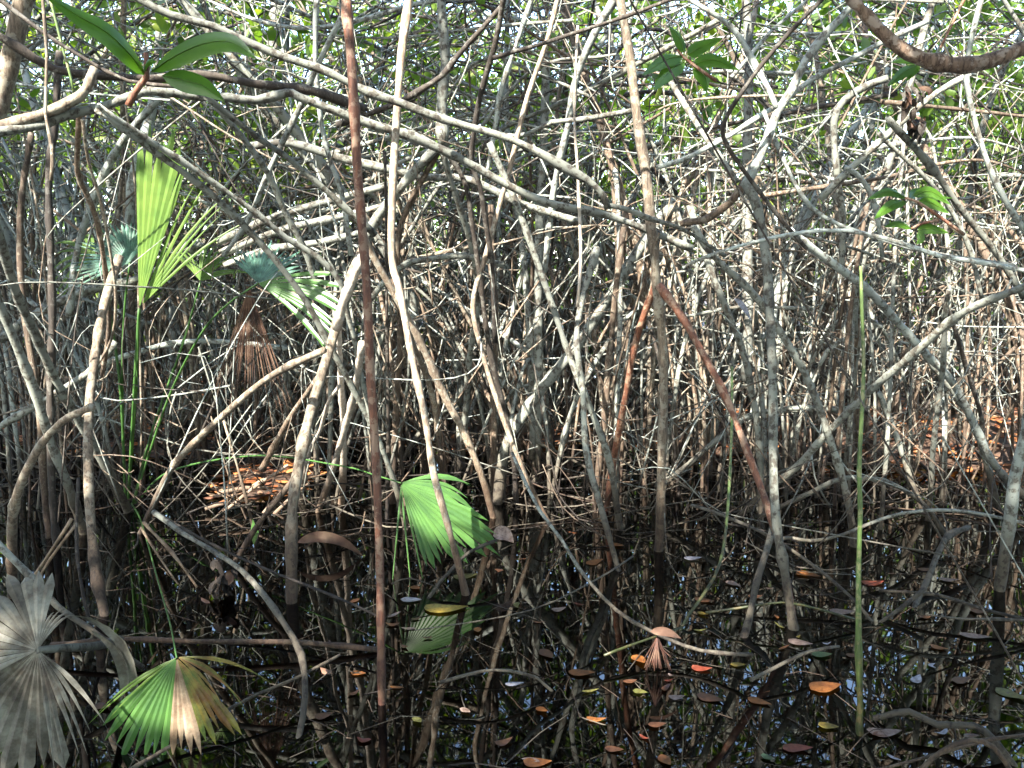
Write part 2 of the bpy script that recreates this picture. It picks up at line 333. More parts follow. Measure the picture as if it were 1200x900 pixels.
stem(BR, 'pale stem bowed like a question mark beside the crooked trunk', 'branch', 'bark_grey', 4.4, 4.6, 8, 7, [(1040,92),(1017,100),(990,117),(977,143),(980,200),(987,253),(985,320)])
stem(BR, 'dark grey branch climbing to the wavy pale stem', 'branch', 'bark_grey', 4.0, 4.2, 7, 8, [(1137,87),(1100,107),(1060,140),(1030,167),(997,197),(960,233)])
stem(BR, 'brown-grey pole crossing the leafy sprigs on its way down', 'branch', 'bark_grey', 3.9, 4.3, 7, 7, [(1040,138),(1053,153),(1093,197),(1117,233),(1143,267),(1167,297),(1200,350)])
stem(BR, 'thin twin running beside the pole that crosses the leafy sprigs', 'branch', 'bark_grey', 4.1, 4.4, 5, 5, [(1030,155),(1040,167),(1083,207),(1110,240),(1135,290),(1150,350)])
stem(TW, 'short pale root hooking down under the bowed stem', 'twig', 'bark_pale', 4.0, 4.1, 6, 5, [(990,196),(1003,203),(1017,220),(1027,247),(1033,300)])
stem(TW, 'thin reddish twig rising beside the flaky bough', 'twig', 'bark_rust', 2.9, 2.9, 3, 3, [(1136,-15),(1130,0),(1115,30),(1100,58)])
stem(BR, 'grey branch slanting into the kink of the crooked trunk', 'branch', 'bark_grey', 3.9, 3.6, 6, 8, [(770,70),(800,117),(833,167),(863,213)])
# --- middle and lower poles of the far side
stem(BR, 'long diagonal pole climbing from the water out past the edge', 'branch', 'bark_grey', 3.0, 'W', 9, 9, [(1240,318),(1200,337),(1133,367),(1100,390),(1067,417),(1013,463),(973,503),(933,547),(900,573),(862,610)])
stem(ST, 'grey stem falling steeply through the diagonal pole', 'stem', 'bark_grey', 3.9, 'W', 8, 9, [(812,265),(837,300),(883,343),(917,393),(947,447),(970,507),(990,567),(1002,640)])
stem(ST, 'grey stem leaning towards the crooked trunk pole from the V-shaped roots', 'stem', 'bark_grey', 4.3, 'W', 7, 8, [(808,240),(827,300),(853,367),(877,433),(890,510),(893,620)])
stem(ST, 'sunlit grey stem curving down beyond the diagonal pole', 'stem', 'bark_pale', 3.8, 'W', 9, 9, [(925,270),(963,300),(1013,337),(1053,380),(1087,417),(1117,450),(1147,507),(1167,545),(1215,600)])
stem(ST, 'short leaning stem whose foot stands in front of the dark thicket', 'stem', 'bark_grey', 4.6, 'W', 8, 8, [(1075,400),(1093,427),(1133,480),(1153,533),(1172,600)])
stem(ST, 'thick pale pole standing at the edge of the view', 'stem', 'bark_pale', 3.2, 'W', 14, 13, [(1216,455),(1200,520),(1190,560),(1183,620),(1172,692)])
stem(ST, 'narrow grey stem dropping from the crossing on the diagonal pole', 'stem', 'bark_grey', 3.9, 'W', 6, 7, [(1112,340),(1107,373),(1103,443),(1093,533),(1086,610)])
stem(TW, 'dark bent twig beside the crossing on the diagonal pole', 'twig', 'bark_dark', 4, 4.5, 5, 5, [(1105,350),(1117,380),(1133,433),(1150,487),(1153,520)])
stem(ST, 'short stilt root under the diagonal pole, bowed outwards', 'stem', 'bark_grey', 4.6, 'W', 6, 7, [(1030,460),(1047,500),(1067,560),(1085,605)])
stem(BR, 'low grey branch stepping up behind the V-shaped roots', 'branch', 'bark_grey', 4.8, 5.2, 7, 7, [(780,565),(800,550),(843,513),(880,487),(930,478),(980,480)])
stem(TW, 'low arched root crossing the green shoot above the water', 'twig', 'bark_grey', 4.2, 4.2, 6, 6, [(890,606),(907,597),(950,577),(987,560),(1033,563),(1065,578),(1090,600),(1105,625)])
# --- left side
stem(ST, 'long grey pole leaning from the edge down to the palm stalks', 'stem', 'bark_grey', 3.4, 'W', 11, 10, [(-15,240),(7,300),(23,353),(47,407),(73,460),(97,503),(123,547),(150,600)])
stem(ST, 'second grey pole leaning parallel, under the long one', 'stem', 'bark_grey', 3.6, 'W', 11, 10, [(-20,310),(0,360),(20,407),(40,460),(57,513),(80,567),(100,625)])
stem('prop_root', 'bare tan root bent over like a walking stick', 'root', 'bark_tan', 2.9, 'W', 9, 12, [(107,477),(90,484),(73,493),(50,517),(33,547),(20,583),(15,620),(13,700)])
stem('prop_root', 'long rosy-brown root curving up from the palm foot to the rust stem', 'root', 'bark_tan', 3.3, 'W', 9, 8, [(380,410),(333,433),(300,455),(267,483),(227,520),(200,550),(180,590),(166,625)])
stem('prop_root', 'short brown root just below the rosy curved root', 'root', 'bark_brown', 3.8, 4.3, 6, 7, [(372,443),(343,487),(320,527),(308,550)])
forked('mangrove_tree', 'broad dark trunk with a sunlit white top standing beside the drooping palm leaf', 'mangrove', 0, [
 ('trunk','bark_tan',3.9,'W',11,14,[(425,290),(414,318),(400,360),(385,413),(367,473),(353,533),(343,600),(342,705)]),
 ('prop_root','bark_brown',3.75,'W',7,8,[(350,552),(334,575),(320,593),(300,620),(274,664)])])
stem(ST, 'greyish upright pole with a tan foot near the bent root', 'stem', 'bark_tan', 4.0, 'W', 10, 12, [(140,300),(123,357),(110,433),(103,500),(105,590),(113,667),(124,720)])
stem(ST, 'dark slim stem rising beside the tan-footed pole', 'stem', 'bark_brown', 4.2, 'W', 7, 8, [(37,155),(27,217),(23,273),(28,360),(42,450),(50,560),(58,630)])
stem(ST, 'straight dark upright beside the teal palm leaf', 'stem', 'bark_dark', 4.2, 'W', 8, 9, [(70,60),(63,143),(58,200),(60,300),(61,367),(58,457),(60,560),(66,640)])
stem(ST, 'slanting brown stem passing over the teal palm leaf', 'stem', 'bark_brown', 3.4, 4.3, 7, 5, [(93,133),(90,200),(100,225),(112,255),(122,305),(128,380),(122,440)])
stem(TW, 'thin brown vine falling across the teal palm leaf', 'twig', 'bark_tan', 3.4, 4, 4, 3, [(97,140),(103,187),(117,233),(128,290),(136,350),(130,400),(105,440)])
stem(BR, 'pale slanting branch between the fork and the teal palm leaf', 'branch', 'bark_pale', 4.5, 4.7, 8, 8, [(190,112),(173,130),(147,160),(127,193),(110,233),(90,300),(80,370)])
stem(ST, 'broad pale grey trunk behind the tip of the upright frond', 'stem', 'bark_pale', 4.9, 4.9, 11, 12, [(182,100),(178,130),(167,173),(157,213),(153,250),(150,320)])
stem(BR, 'thick leaning trunk cut off by the top corner', 'branch', 'bark_tan', 3.4, 3.4, 22, 18, [(38,-30),(28,0),(15,60),(0,120),(-14,170)])
stem(TW, 'pale peeling twig hanging in front of the smooth fork', 'twig', 'bark_tan', 2.6, 2.6, 3, 4, [(48,-15),(50,0),(55,67),(53,133),(60,173),(58,210)])
stem(TW, 'thin green vine hanging beside the peeling twig', 'vine', 'bark_green', 2.8, 2.8, 3, 3, [(56,-10),(62,10),(72,50),(80,80),(86,108)])
stem(TW, 'long straight dark twig slanting from the corner to the green leaves', 'twig', 'bark_dark', 2.7, 2.8, 5, 4, [(-10,-8),(0,0),(50,38),(100,70),(150,97),(215,105)])
stem(BR, 'grey stick in the lattice over the palm leaf, leaning outward', 'branch', 'bark_pale', 3.8, 4.1, 6, 6, [(372,-10),(370,25),(370,83),(377,150),(387,190),(400,225),(412,300)])
stem(BR, 'grey stick in the lattice leaning the other way, ending at a crossing', 'branch', 'bark_pale', 3.7, 4.1, 6, 6, [(400,20),(367,87),(350,127),(330,167),(313,203),(290,260),(262,300)])
stem(BR, 'straight pole from under the leaves down to the rust stem', 'branch', 'bark_grey', 3.3, 3.9, 7, 7, [(240,112),(300,160),(330,180),(367,210),(400,240),(440,275)])
stem(BR, 'steep grey pole from the leaves to the palm hub', 'branch', 'bark_grey', 3.5, 4.2, 7, 7, [(247,118),(283,160),(313,203),(333,247),(357,290),(372,335),(388,400)])
for i, (a, z, q) in enumerate([((255,283),(400,232),'top'),((258,297),(395,255),'middle'),((262,311),(372,285),'bottom')]):
    stem(BR, f'{q} pole of the stack of level poles beside the upright frond', 'branch', 'bark_grey', 4.6, 4.8, 9, 8, [a, ((a[0]+z[0])/2, (a[1]+z[1])/2-5), z, (z[0]+55, z[1]-14)])
stem('tree_trunk', 'smooth upright trunk far back near the top edge', 'tree', 'bark_grey', 7.5, 7.0, 15, 15, [(328,-60),(325,0),(322,50),(312,97),(305,180)])
stem(BR, 'thick grey branch lying level behind the palm stalks', 'branch', 'bark_grey', 4.7, 4.9, 11, 9, [(0,398),(40,370),(87,347),(133,333),(170,325),(235,285)])
stem(BR, 'grey branch rising from the edge to the tan-footed pole', 'branch', 'bark_grey', 4.3, 4.5, 8, 8, [(-15,515),(0,500),(67,460),(112,430),(135,400)])
stem(BR, 'greenish level branch behind the hanging palm skirt', 'branch', 'bark_pale', 5.0, 5.2, 7, 6, [(105,438),(120,427),(160,413),(200,403),(243,400),(300,404),(340,410)])
stem('mangrove_pole', 'sunlit-white pole standing close against the rust stem', 'stem', 'bark_bleached_lit', 3.7, 'W', 7, 9, [(396,372),(399,420),(401,470),(402,535),(399,590)])  # whitened bark paints in the sun on this pole and the next two
stem('mangrove_pole', 'sunlit-white pole slanting across its twin beside the rust stem', 'stem', 'bark_bleached_lit', 3.75, 'W', 8, 8, [(424,402),(416,455),(402,510),(386,560),(372,600)])
stem('mangrove_pole', 'thin sunlit-white stick with a wavy lower end beside the broad dark trunk', 'stem', 'bark_bleached_lit', 3.8, 4.6, 4, 5, [(398,452),(384,473),(374,505),(362,530),(356,565)])
stem('mangrove_branch', 'short limb whitened as the sunlit trunk top just off the rust stem', 'branch', 'bark_bleached_lit', 3.5, 3.7, 9, 12, [(424,300),(412,330),(402,352),(394,385)])  # white piece painting the sunlight on the trunk top behind it
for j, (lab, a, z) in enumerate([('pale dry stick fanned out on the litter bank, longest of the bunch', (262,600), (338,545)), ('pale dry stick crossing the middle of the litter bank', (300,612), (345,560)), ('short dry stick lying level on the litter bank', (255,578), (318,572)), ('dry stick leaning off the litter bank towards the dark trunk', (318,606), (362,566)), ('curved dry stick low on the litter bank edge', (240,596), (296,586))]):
    stem('fallen_stick', lab, 'stick', 'bark_bleached_lit', 4.66, 4.8, 5, 3, [a, ((a[0]+z[0])/2+3, (a[1]+z[1])/2-4), z])
# --- fallen sticks and roots over the water
stem('fallen_stick', 'pale stick sloping from the edge over the dead frond', 'stick', 'bark_grey', 2.7, 2.6, 9, 6, [(-20,622),(0,640),(40,680),(67,710),(100,733),(133,757),(168,783)])
stem('fallen_stick', 'long level stick lying across the water behind the yellowing palm leaf', 'stick', 'bark_brown', 2.8, 2.85, 6, 6, [(60,757),(133,749),(233,752),(333,753),(400,758),(452,764)])
stem('vine', 'thick grey vine curling down in front of the water', 'vine', 'bark_grey', 3.2, 2.08, 6, 9, [(180,600),(215,625),(247,643),(283,667),(310,697),(333,730),(353,767),(357,813),(350,860),(336,905),(330,940)])
stem('fallen_stick', 'thin dark stick slanting down to the foot of the rust stem', 'stick', 'bark_dark', 3.6, 2.9, 3, 3, [(183,600),(233,630),(300,663),(400,703),(446,724)])
stem('fallen_stick', 'straight greenish stick crossing the yellowing palm leaf', 'stick', 'bark_grey', 2.08, 2.6, 6, 4, [(140,910),(160,897),(200,873),(250,840),(300,813),(350,793),(400,767)])
stem('fallen_stick', 'thin dark twig dangling above the level stick', 'stick', 'bark_dark', 3.0, 2.8, 4, 3, [(92,560),(90,600),(90,650),(100,710),(112,748)])
stem('fallen_stick', 'straw-coloured reed leaning behind the bent tan root', 'reed', 'palm_tan', 3.2, 3.1, 4, 3, [(84,608),(55,655),(20,705)])
stem('fallen_stick', 'paler straw reed crossing its neighbour behind the bent tan root', 'reed', 'palm_tan', 3.2, 3.1, 3, 3, [(88,616),(60,655),(28,708)])
stem('fallen_stick', 'upper straw strip lying off the palm foot', 'reed', 'palm_tan', 3.4, 3.3, 4, 3, [(168,612),(200,648),(232,688)])
stem('fallen_stick', 'lower straw strip lying off the palm foot', 'reed', 'palm_tan', 3.4, 3.3, 3, 2, [(165,618),(185,652),(208,684)])
stem('vine', 'thin pale vine looping out over the open water', 'vine', 'bark_pale', 3.25, 2.66, 4, 5, [(600,530),(613,560),(633,600),(657,632),(677,665),(707,702),(740,729),(800,757),(840,765),(882,767)])
stem('fallen_stick', 'short grey stick rising from the water to the palm leaf tip', 'stick', 'bark_grey', 3.7, 'W', 4, 5, [(582,633),(550,647),(527,670),(503,700)])
stem('fallen_stick', 'low arched twig standing in the open water', 'stick', 'bark_pale', 2.5, 'W', 4, 4, [(515,800),(550,790),(580,785),(617,790),(647,809)])
stem('vine', 'thin green vine dropping beside the V-shaped roots into the water', 'vine', 'bark_green', 4.2, 'W', 3, 4, [(858,430),(857,520),(853,600),(843,660),(822,700),(798,738)])
stem('fallen_stick', 'thin green stalk lying level across the poles\' feet', 'stick', 'bark_green', 3.1, 3.08, 3, 3, [(827,718),(870,712),(917,706),(960,714),(1003,726)])
stem('fallen_stick', 'yellow-green stalk poking out under the red root tassel', 'stick', 'bark_green', 2.72, 2.9, 3, 3, [(708,768),(735,757),(765,746),(800,733)])
forked('fallen_branch', 'grey forked branch leaning into the water beyond the green shoot', 'branch', 0, [
 ('branch','bark_pale',3.9,2.95,7,6,[(1135,618),(1113,627),(1100,650),(1090,677),(1077,707),(1064,735),(1048,768)]),
 ('twig','bark_grey',3.2,3.1,6,4,[(1084,690),(1060,708),(1040,722),(1014,740)])])
stem('fallen_stick', 'thin bowed stick lying above the water against the green shoot', 'stick', 'bark_pale', 3.6, 3.5, 4, 4, [(915,632),(927,630),(950,634),(987,627),(1050,603),(1120,598),(1210,615)])
stem('fallen_stick', 'long thin grey stick sloping under the poles to the green shoot', 'stick', 'bark_grey', 3.9, 'W', 4, 4, [(810,592),(837,600),(900,627),(950,660),(987,690),(1021,727)])
stem('fallen_stick', 'grey stick lying flat on the water towards the edge', 'stick', 'bark_grey', 3.3, 3.0, 4, 4, [(1030,692),(1100,697),(1150,713),(1215,730)])
stem('fallen_stick', 'pale stick half sunk in the water below the pole feet', 'stick', 'bark_pale', 2.56, 2.78, 5, 4, [(880,797),(905,785),(950,764),(985,757)])
stem('fallen_stick', 'knobbly dark root breaking the water in the bottom corner', 'stick', 'bark_grey', 2.38, 2.12, 8, 9, [(1025,842),(1037,839),(1067,833),(1100,848),(1143,850),(1167,870),(1200,915)])
stem('fallen_stick', 'smooth tan hoop of root in the bottom corner', 'stick', 'bark_tan', 2.1, 2.1, 7, 6, [(1070,915),(1082,898),(1100,880),(1133,866),(1163,873),(1187,903)])
stem('fallen_stick', 'thin straight tan stick crossing the hoop in the bottom corner', 'stick', 'bark_tan', 2.08, 2.2, 4, 4, [(1020,905),(1100,883),(1157,867),(1215,860)])
stem('fallen_stick', 'thin pale stick on the water behind the knobbly root', 'stick', 'bark_pale', 2.9, 3.0, 3, 3, [(1085,720),(1130,726),(1170,726),(1212,728)])

# ------------------------------------------------------------------ the fan palm
def fan(mb, hub, R0, a0, a1, n, fuse, tilt, mats, droop=.25, pleat=.10, ragged=.12, gap=None, lens=None, seed=1):
    """pleated fan blade; angles in degrees as seen from the camera (0 = along +x, 90 = up)"""
    rr = random.Random(seed); da = math.radians(a1-a0)/n
    for i in range(n):
        if gap and gap(i/n): continue
        th = math.radians(a0)+da*(i+.5); Ri = R0*(1+rr.uniform(-ragged, ragged))*(lens(i/(n-1)) if lens else 1)
        d = np.array([math.cos(th), tilt[0]*math.cos(th)+tilt[1]*math.sin(th), math.sin(th)]); d /= np.linalg.norm(d)
        sd = np.array([-math.sin(th), tilt[1]*math.cos(th)-tilt[0]*math.sin(th), math.cos(th)]); sd /= np.linalg.norm(sd)
        nn = np.cross(d, sd); fz = (fuse(i/(n-1)) if callable(fuse) else fuse)*(1+rr.uniform(-.12, .12)); dr = droop*rr.uniform(.6, 1.5); tw = rr.uniform(-.05, .05)
        fz = min(.95, fz); V = []; steps = [.02, .2, .4, .55, .68, .8, .9, 1.0]
        for s_ in steps:
            r_ = s_*Ri; wv = r_*math.tan(abs(da)/2)*1.02
            if s_ > fz: wv = fz*Ri*math.tan(abs(da)/2)*max(0.02, (1-(s_-fz)/(1-fz))**.8)
            c_ = hub+d*r_+sd*tw*max(0, s_-fz)*Ri+np.array([0, 0, -1])*dr*Ri*s_**2.6
            V += [c_-sd*wv, c_+nn*wv*2*pleat*1.6, c_+sd*wv]
        fs = []
        for q in range(len(steps)-1):
            for h in (0, 1): fs.append((q*3+h, q*3+h+1, q*3+h+4, q*3+h+3))
        mt = mats(i/(n-1)) if callable(mats) else mats
        mb.add(V, fs, mt)
BASE = at(152, 590, wdist(590)); BASE[2] = 0
palm = empty('fan_palm', BASE, 'green fan palm with long bare stalks and pleated fronds growing from the mud', 'palm')
def frond(hubpx, D, Rpx, a0, a1, n, fuse, tilt, mats, stalk, label=None, wst=2.6, smat='palm_green', parent=palm, **kw):
    hub = at(*hubpx, D); mb = MB(); fan(mb, hub, Rpx*D/F, a0, a1, n, fuse, tilt, mats, **kw)
    o = mb.build('frond', parent, hub, smooth=False)
    if label: o['label'] = label
    if stalk:
        n_ = len(stalk); P = [hub]+[at(*p[:2], p[2]) for p in stalk]
        m2 = MB(); Q = spline(P); m2.tube(Q, np.linspace(wst*.4, wst*.75, len(Q))*D/F, smat, 6)
        c_ = bpy.data.objects.new('petiole', None)
        pt = m2.build('petiole', None, hub); pt.parent = o; pt.location = (0, 0, 0)
        bpy.data.objects.remove(c_)
    return o
foot = (152, 585, 4.85)
frond((163,362), 4.3, 218, 91, 71, 6, .84, (0,.12), 'palm_lime', [(160,450,4.6),(150,590,4.85)], 'tall upright yellow-green frond, half folded', seed=3, droop=.03, ragged=.1, lens=lambda u: 1.0-.30*max(0, u-.5), pleat=.12)
frond((166,358), 4.33, 175, 70, 44, 6, .3, (0,.1), 'palm_lime', None, None, seed=5, droop=.12)
frond((152,308), 4.5, 62, 205, 62, 26, .66, (.2,.5), 'palm_teal', [(146,360,4.55),(143,450,4.7),(147,590,4.85)], 'small blue-green frond spread like a hand fan', seed=7, droop=.1)
frond((302,332), 4.1, 116, 16, -32, 12, .80, (-.35,.2), 'palm_green', [(265,358,4.2),(235,392,4.35),(200,460,4.6),(172,540,4.8),(156,590,4.85)], 'broad green frond arching over the dead brown one', seed=9, droop=.22, pleat=.08)
frond((302,332), 4.15, 62, 140, 20, 16, .6, (0,.7), 'palm_teal', None, None, seed=12, droop=.1)
frond((292,336), 4.15, 142, -110, -68, 22, .34, (0,.2), 'palm_rust', None, 'dead rust-brown frond hanging in a shredded skirt', seed=13, droop=.05, ragged=.2, pleat=.3)
frond((470,566), 3.72, 130, -95, -18, 17, lambda u: .28 if u < .3 else .84, (.1,.3), 'palm_green', [(440,557,3.85),(400,546,4.05),(300,534,4.45),(200,552,4.75),(158,590,4.85)], 'vivid green frond drooping to the water beside a brown pole', wst=2.2, seed=15, droop=.05, pleat=.12, ragged=.1, gap=lambda u: .05 < u < .1 or .17 < u < .2, lens=lambda u: .93 if u < .3 else .74+.32*max(0, 1-abs(u-.84)/.35))
frond((470,566), 3.74, 92, -20, 20, 8, .72, (.1,.5), 'palm_green', None, None, seed=16, droop=.35, pleat=.12)
def mid5(u): return 'palm_green' if u < .42 else ('palm_tan' if u < .62 else ('palm_yellow' if u > .78 else 'palm_green'))
frond((207,771), 2.22, 128, 215, 318, 17, .80, (0,.1), lambda u: 'palm_green' if u < .48 else 'palm_tan' if u < .74 else 'palm_yellow', [(199,730,2.5),(185,680,3.1),(165,610,4.2),(154,590,4.8)], 'large yellowing frond, green one side and dead tan the other, over the water', seed=18, droop=.12, ragged=.12, pleat=.13, lens=lambda u: 1.0 if u < .5 else .85)
frond((208,770), 2.22, 90, 322, 362, 6, .4, (.1,.4), 'palm_yellow', None, None, seed=21, droop=.5, ragged=.3)
frond((208,770), 2.23, 110, 200, 216, 3, .35, (.1,.3), 'palm_lime', None, None, seed=25, droop=.2)
frond((296,608), 4.3, 38, -65, -100, 5, .5, (0,.1), 'palm_green', None, None, seed=22, droop=.0)
frond((235,330), 4.7, 80, 130, 20, 14, .3, (.1,.3), 'palm_lime', [(215,400,4.75),(180,500,4.8),(156,590,4.85)], None, seed=23, droop=.5, ragged=.3)
frond((112,300), 4.9, 60, 230, 100, 10, .4, (.1,.3), 'palm_lime', None, None, seed=24, droop=.5, ragged=.3)
for k, pts in enumerate([[(122,330,4.6),(134,400,4.65),(142,470,4.7),(147,590,4.85)], [(163,362,4.5),(157,460,4.6),(150,590,4.85)]]):
    m2 = MB(); Q = spline([at(*p) for p in pts]); m2.tube(Q, .009, 'palm_green', 6); m2.build('petiole', palm, Q[-1])
# bleached dead frond lying in the corner: separate from the palm
hub = at(44, 762, 2.12)
dead = empty('dead_palm_frond', hub, 'bleached grey dead fan palm frond in the bottom corner', 'palm frond')
mb = MB()
fan(mb, hub, 120*2.12/F, 88, 205, 12, .86, (.1,.55), 'palm_bleached', seed=31, droop=.12, pleat=.16)
fan(mb, hub, 155*2.12/F, 205, 285, 9, .88, (.05,.08), 'palm_bleached', seed=32, droop=.06, pleat=.18)
fan(mb, hub, 100*2.12/F, 285, 330, 6, .5, (.1,.4), 'palm_bleached', seed=33, droop=.35, pleat=.2)
fan(mb, hub, 75*2.12/F, 60, 88, 4, .5, (.1,.5), 'palm_bleached', seed=34, droop=.3, pleat=.2)
mb.build('blade', dead, hub, smooth=False)
mb = MB(); Q = spline([hub, at(80,759,2.2), at(112,757,2.35), at(140,750,2.6)]); mb.tube(Q, np.linspace(.010,.016,len(Q)), 'bark_grey', 8); mb.build('petiole', dead, hub)
# shrivelled strips on the sloping stick
for j, (lab, pts) in enumerate([('shrivelled grey strip draped over the sloping stick', [(55,722),(100,726),(140,755),(157,800),(159,835)]), ('shorter shrivelled strip hanging where the sloping stick ends', [(108,740),(135,765),(146,800),(141,822)])]):
    mb = MB(); Q = spline([at(x, y, 2.3) for x, y in pts]); n = len(Q); ww = .018*np.sin(np.linspace(.25, 3.0, n))
    V = []
    for q, h in zip(Q, ww): V += [q+[-h, 0, h*.5], q+[0, h*.8, 0], q+[h, .0, h*.5]]
    mb.add(V, [(i*3+h, i*3+h+1, i*3+h+4, i*3+h+3) for i in range(n-1) for h in (0, 1)], 'palm_bleached')
    tag(mb.build('dead_leaf_strip', origin=Q[0]), lab, 'dead leaf')

# ------------------------------------------------------------------ broad leaves and sprigs
def leafgeo(P, wid, side, fold=.25, k=9):
    """one blade along the line P: midrib, two halves, pointed ends"""
    Q = spline(P, n=max(3, k//(len(P)-1) if len(P) > 2 else 4)); n = len(Q); V = []
    T = np.gradient(Q, axis=0); T /= np.linalg.norm(T, axis=1)[:, None]
    for i in range(n):
        u = i/(n-1); h = wid/2*max(.04, (math.sin(math.pi*min(1, u*1.02+.0)**.8))**.75 if 0 < u < 1 else .04)
        s_ = side-T[i]*np.dot(side, T[i]); s_ /= np.linalg.norm(s_)+1e-9; nn = np.cross(T[i], s_)
        V += [Q[i]-s_*h+nn*h*fold, Q[i], Q[i]+s_*h+nn*h*fold]
    return V, [(i*3+h, i*3+h+1, i*3+h+4, i*3+h+3) for i in range(n-1) for h in (0, 1)]
def sprig(label, D, twig, leaves, wid, mat='sprig_leaf', tmat='bark_rust', tw=4):
    P = [at(x, y, D) for x, y in twig]; e = empty('leaf_sprig', P[-1], label, 'leaf sprig', 'sprigs of mangrove leaves')
    mb = MB(); Q = spline(P); mb.tube(Q, np.linspace(tw*.5, tw*.35, len(Q))*D/F, tmat, 7); mb.build('twig', e, P[-1])
    for L, wd, dd in leaves:
        n = len(L); LP = [at(p[0], p[1], D+dd*i/(n-1)) for i, p in enumerate(L)]
        d = LP[-1]-LP[0]; side = np.cross(d, np.array([.2, -1, .35])); side /= np.linalg.norm(side)
        V, fs = leafgeo(LP, wd*D/F, side+np.array([0, .25, 0]))
        mb = MB(); mb.add(V, fs, mat)
        Qm = np.array(V[1::3]); off = np.cross(d/np.linalg.norm(d), side); off = off*(-.001 if off[1] > 0 else .001)
        mb.tube(Qm[:-1]+off, np.linspace(wd*.035, .2, len(Qm)-1)*D/F, 'palm_lime', 4)
        mb.build('leaf', e, LP[0])
    return e
sprig('large sprig with three long glossy leaves in the top corner', 2.2, [(150,124),(158,108),(170,92),(172,86),(171,62)], [
  ([(170,88),(152,64),(125,38),(90,18),(45,-12)], 27, -.25), ([(178,84),(205,66),(240,51),(272,50),(300,69)], 27, -.1), ([(190,89),(215,94),(240,102),(263,119)], 25, .05), ([(168,84),(172,74),(184,72)], 9, -.05)], 1, tw=8)
sprig('sprig of six green leaves near the top, over the pale branches', 3.2, [(840,95),(818,80),(800,66),(794,58)], [
  ([(802,62),(796,45),(784,30)], 16, 0), ([(806,64),(820,56),(846,44)], 16, .05), ([(800,66),(780,70),(753,88)], 18, -.1), ([(802,72),(786,82),(766,106)], 20, -.1), ([(812,76),(836,70),(866,82)], 16, .05), ([(812,80),(826,90),(828,109)], 18, .05)], 1)
sprig('loose sprig of narrow leaves under the pole in the leafy corner', 3.6, [(1130,275),(1095,250),(1074,236),(1060,232)], [
  ([(1062,232),(1042,224),(1016,234)], 12, -.05), ([(1062,236),(1045,240),(1024,257)], 13, -.1), ([(1070,230),(1090,224),(1114,240)], 12, 0), ([(1076,236),(1092,238),(1112,250)], 12, 0), ([(1080,240),(1085,232),(1116,232)], 9, .1), ([(1068,236),(1072,226),(1090,222)], 11, .1)], 1)
sprig('pair of small dark leaves hanging below the loose sprig', 3.6, [(1100,258),(1080,262),(1068,268)], [
  ([(1068,268),(1054,262),(1036,266)], 10, 0), ([(1075,270),(1090,268),(1112,273)], 12, 0), ([(1076,272),(1080,280),(1074,286)], 9, 0)], 1)
sprig('two small leaves sprouting under the heavy flaky bough', 2.5, [(1092,74),(1082,73),(1074,74)], [
  ([(1076,74),(1062,70),(1044,73)], 10, 0), ([(1074,76),(1060,84),(1040,101)], 13, -.05), ([(1076,75),(1072,82),(1062,95)], 9, 0)], 1)
# red root tassel
o3 = at(770, 746, 2.70); mb = MB()
for i in range(26):
    a = R.uniform(0, 6.28); s_ = R.uniform(.3, 1)
    P = [o3, o3+np.array([math.cos(a)*.02*s_, math.sin(a)*.02, -.04]), o3+np.array([math.cos(a)*.06*s_, math.sin(a)*.05, -.15*R.uniform(.5, 1.05)])]
    mb.tube(spline(P, n=3), [.0022]*6+[.0012], 'bark_rust', 4)
tag(mb.build('root_tassel', origin=o3), 'tuft of fine red rootlets dangling from the pale looping vine', 'roots')
# dark dead leaf tufts caught on the branches
def tuft(label, px, py, D, n, ln):
    c0 = at(px, py, D); mb = MB()
    for i in range(n):
        d = np.array([R.gauss(0, .35), R.gauss(0, .35), -R.uniform(.4, 1)]); l = ln*R.uniform(.5, 1)
        s0 = c0+np.array([R.gauss(0, .02), R.gauss(0, .02), R.gauss(0, .03)])
        V, fs = leafgeo([s0, s0+d*l*.5+[R.gauss(0, .01), 0, 0], s0+d*l], .035, np.array([R.random(), R.random()-.5, .2]), .5, 6); mb.add(V, fs, 'bark_dark' if i % 3 else 'palm_rust')
    tag(mb.build('dead_leaf_tuft', origin=c0), label, 'dead leaves')
tuft('black shrivelled leaf tuft hanging below the sagging flaky bough', 1070, 112, 3.8, 14, .12)
tuft('lower black leaf tuft beside the brown-grey pole', 1074, 142, 3.9, 12, .12)
tuft('dark rotting tuft snagged beside the thick grey vine', 262, 672, 3.4, 34, .11)
for lab, pts, wd, D, mt in [('curled rust-brown dead leaf beyond the broad dark trunk', [(348,636),(372,630),(400,635),(426,652)], 14, 3.9, 'palm_rust'),
    ('tan leaf crumpled at the tip of the drooping green frond', [(578,628),(590,626),(602,636)], 18, 3.72, 'float_tan'),
    ('brown leaf resting on the looping vine above the red tassel', [(762,740),(780,741),(798,748)], 11, 2.68, 'palm_rust'),
    ('white bleached leaf caught between poles above the diagonal pole', [(860,350),(870,362),(880,376)], 12, 4.2, 'float_white')]:
    P = [at(x, y, D) for x, y in pts]; V, fs = leafgeo(P, wd*D/F, np.array([.1, .6, .8]), .5)
    mb = MB(); mb.add(V, fs, mt); tag(mb.build('dead_leaf', origin=P[0]), lab, 'dead leaf')

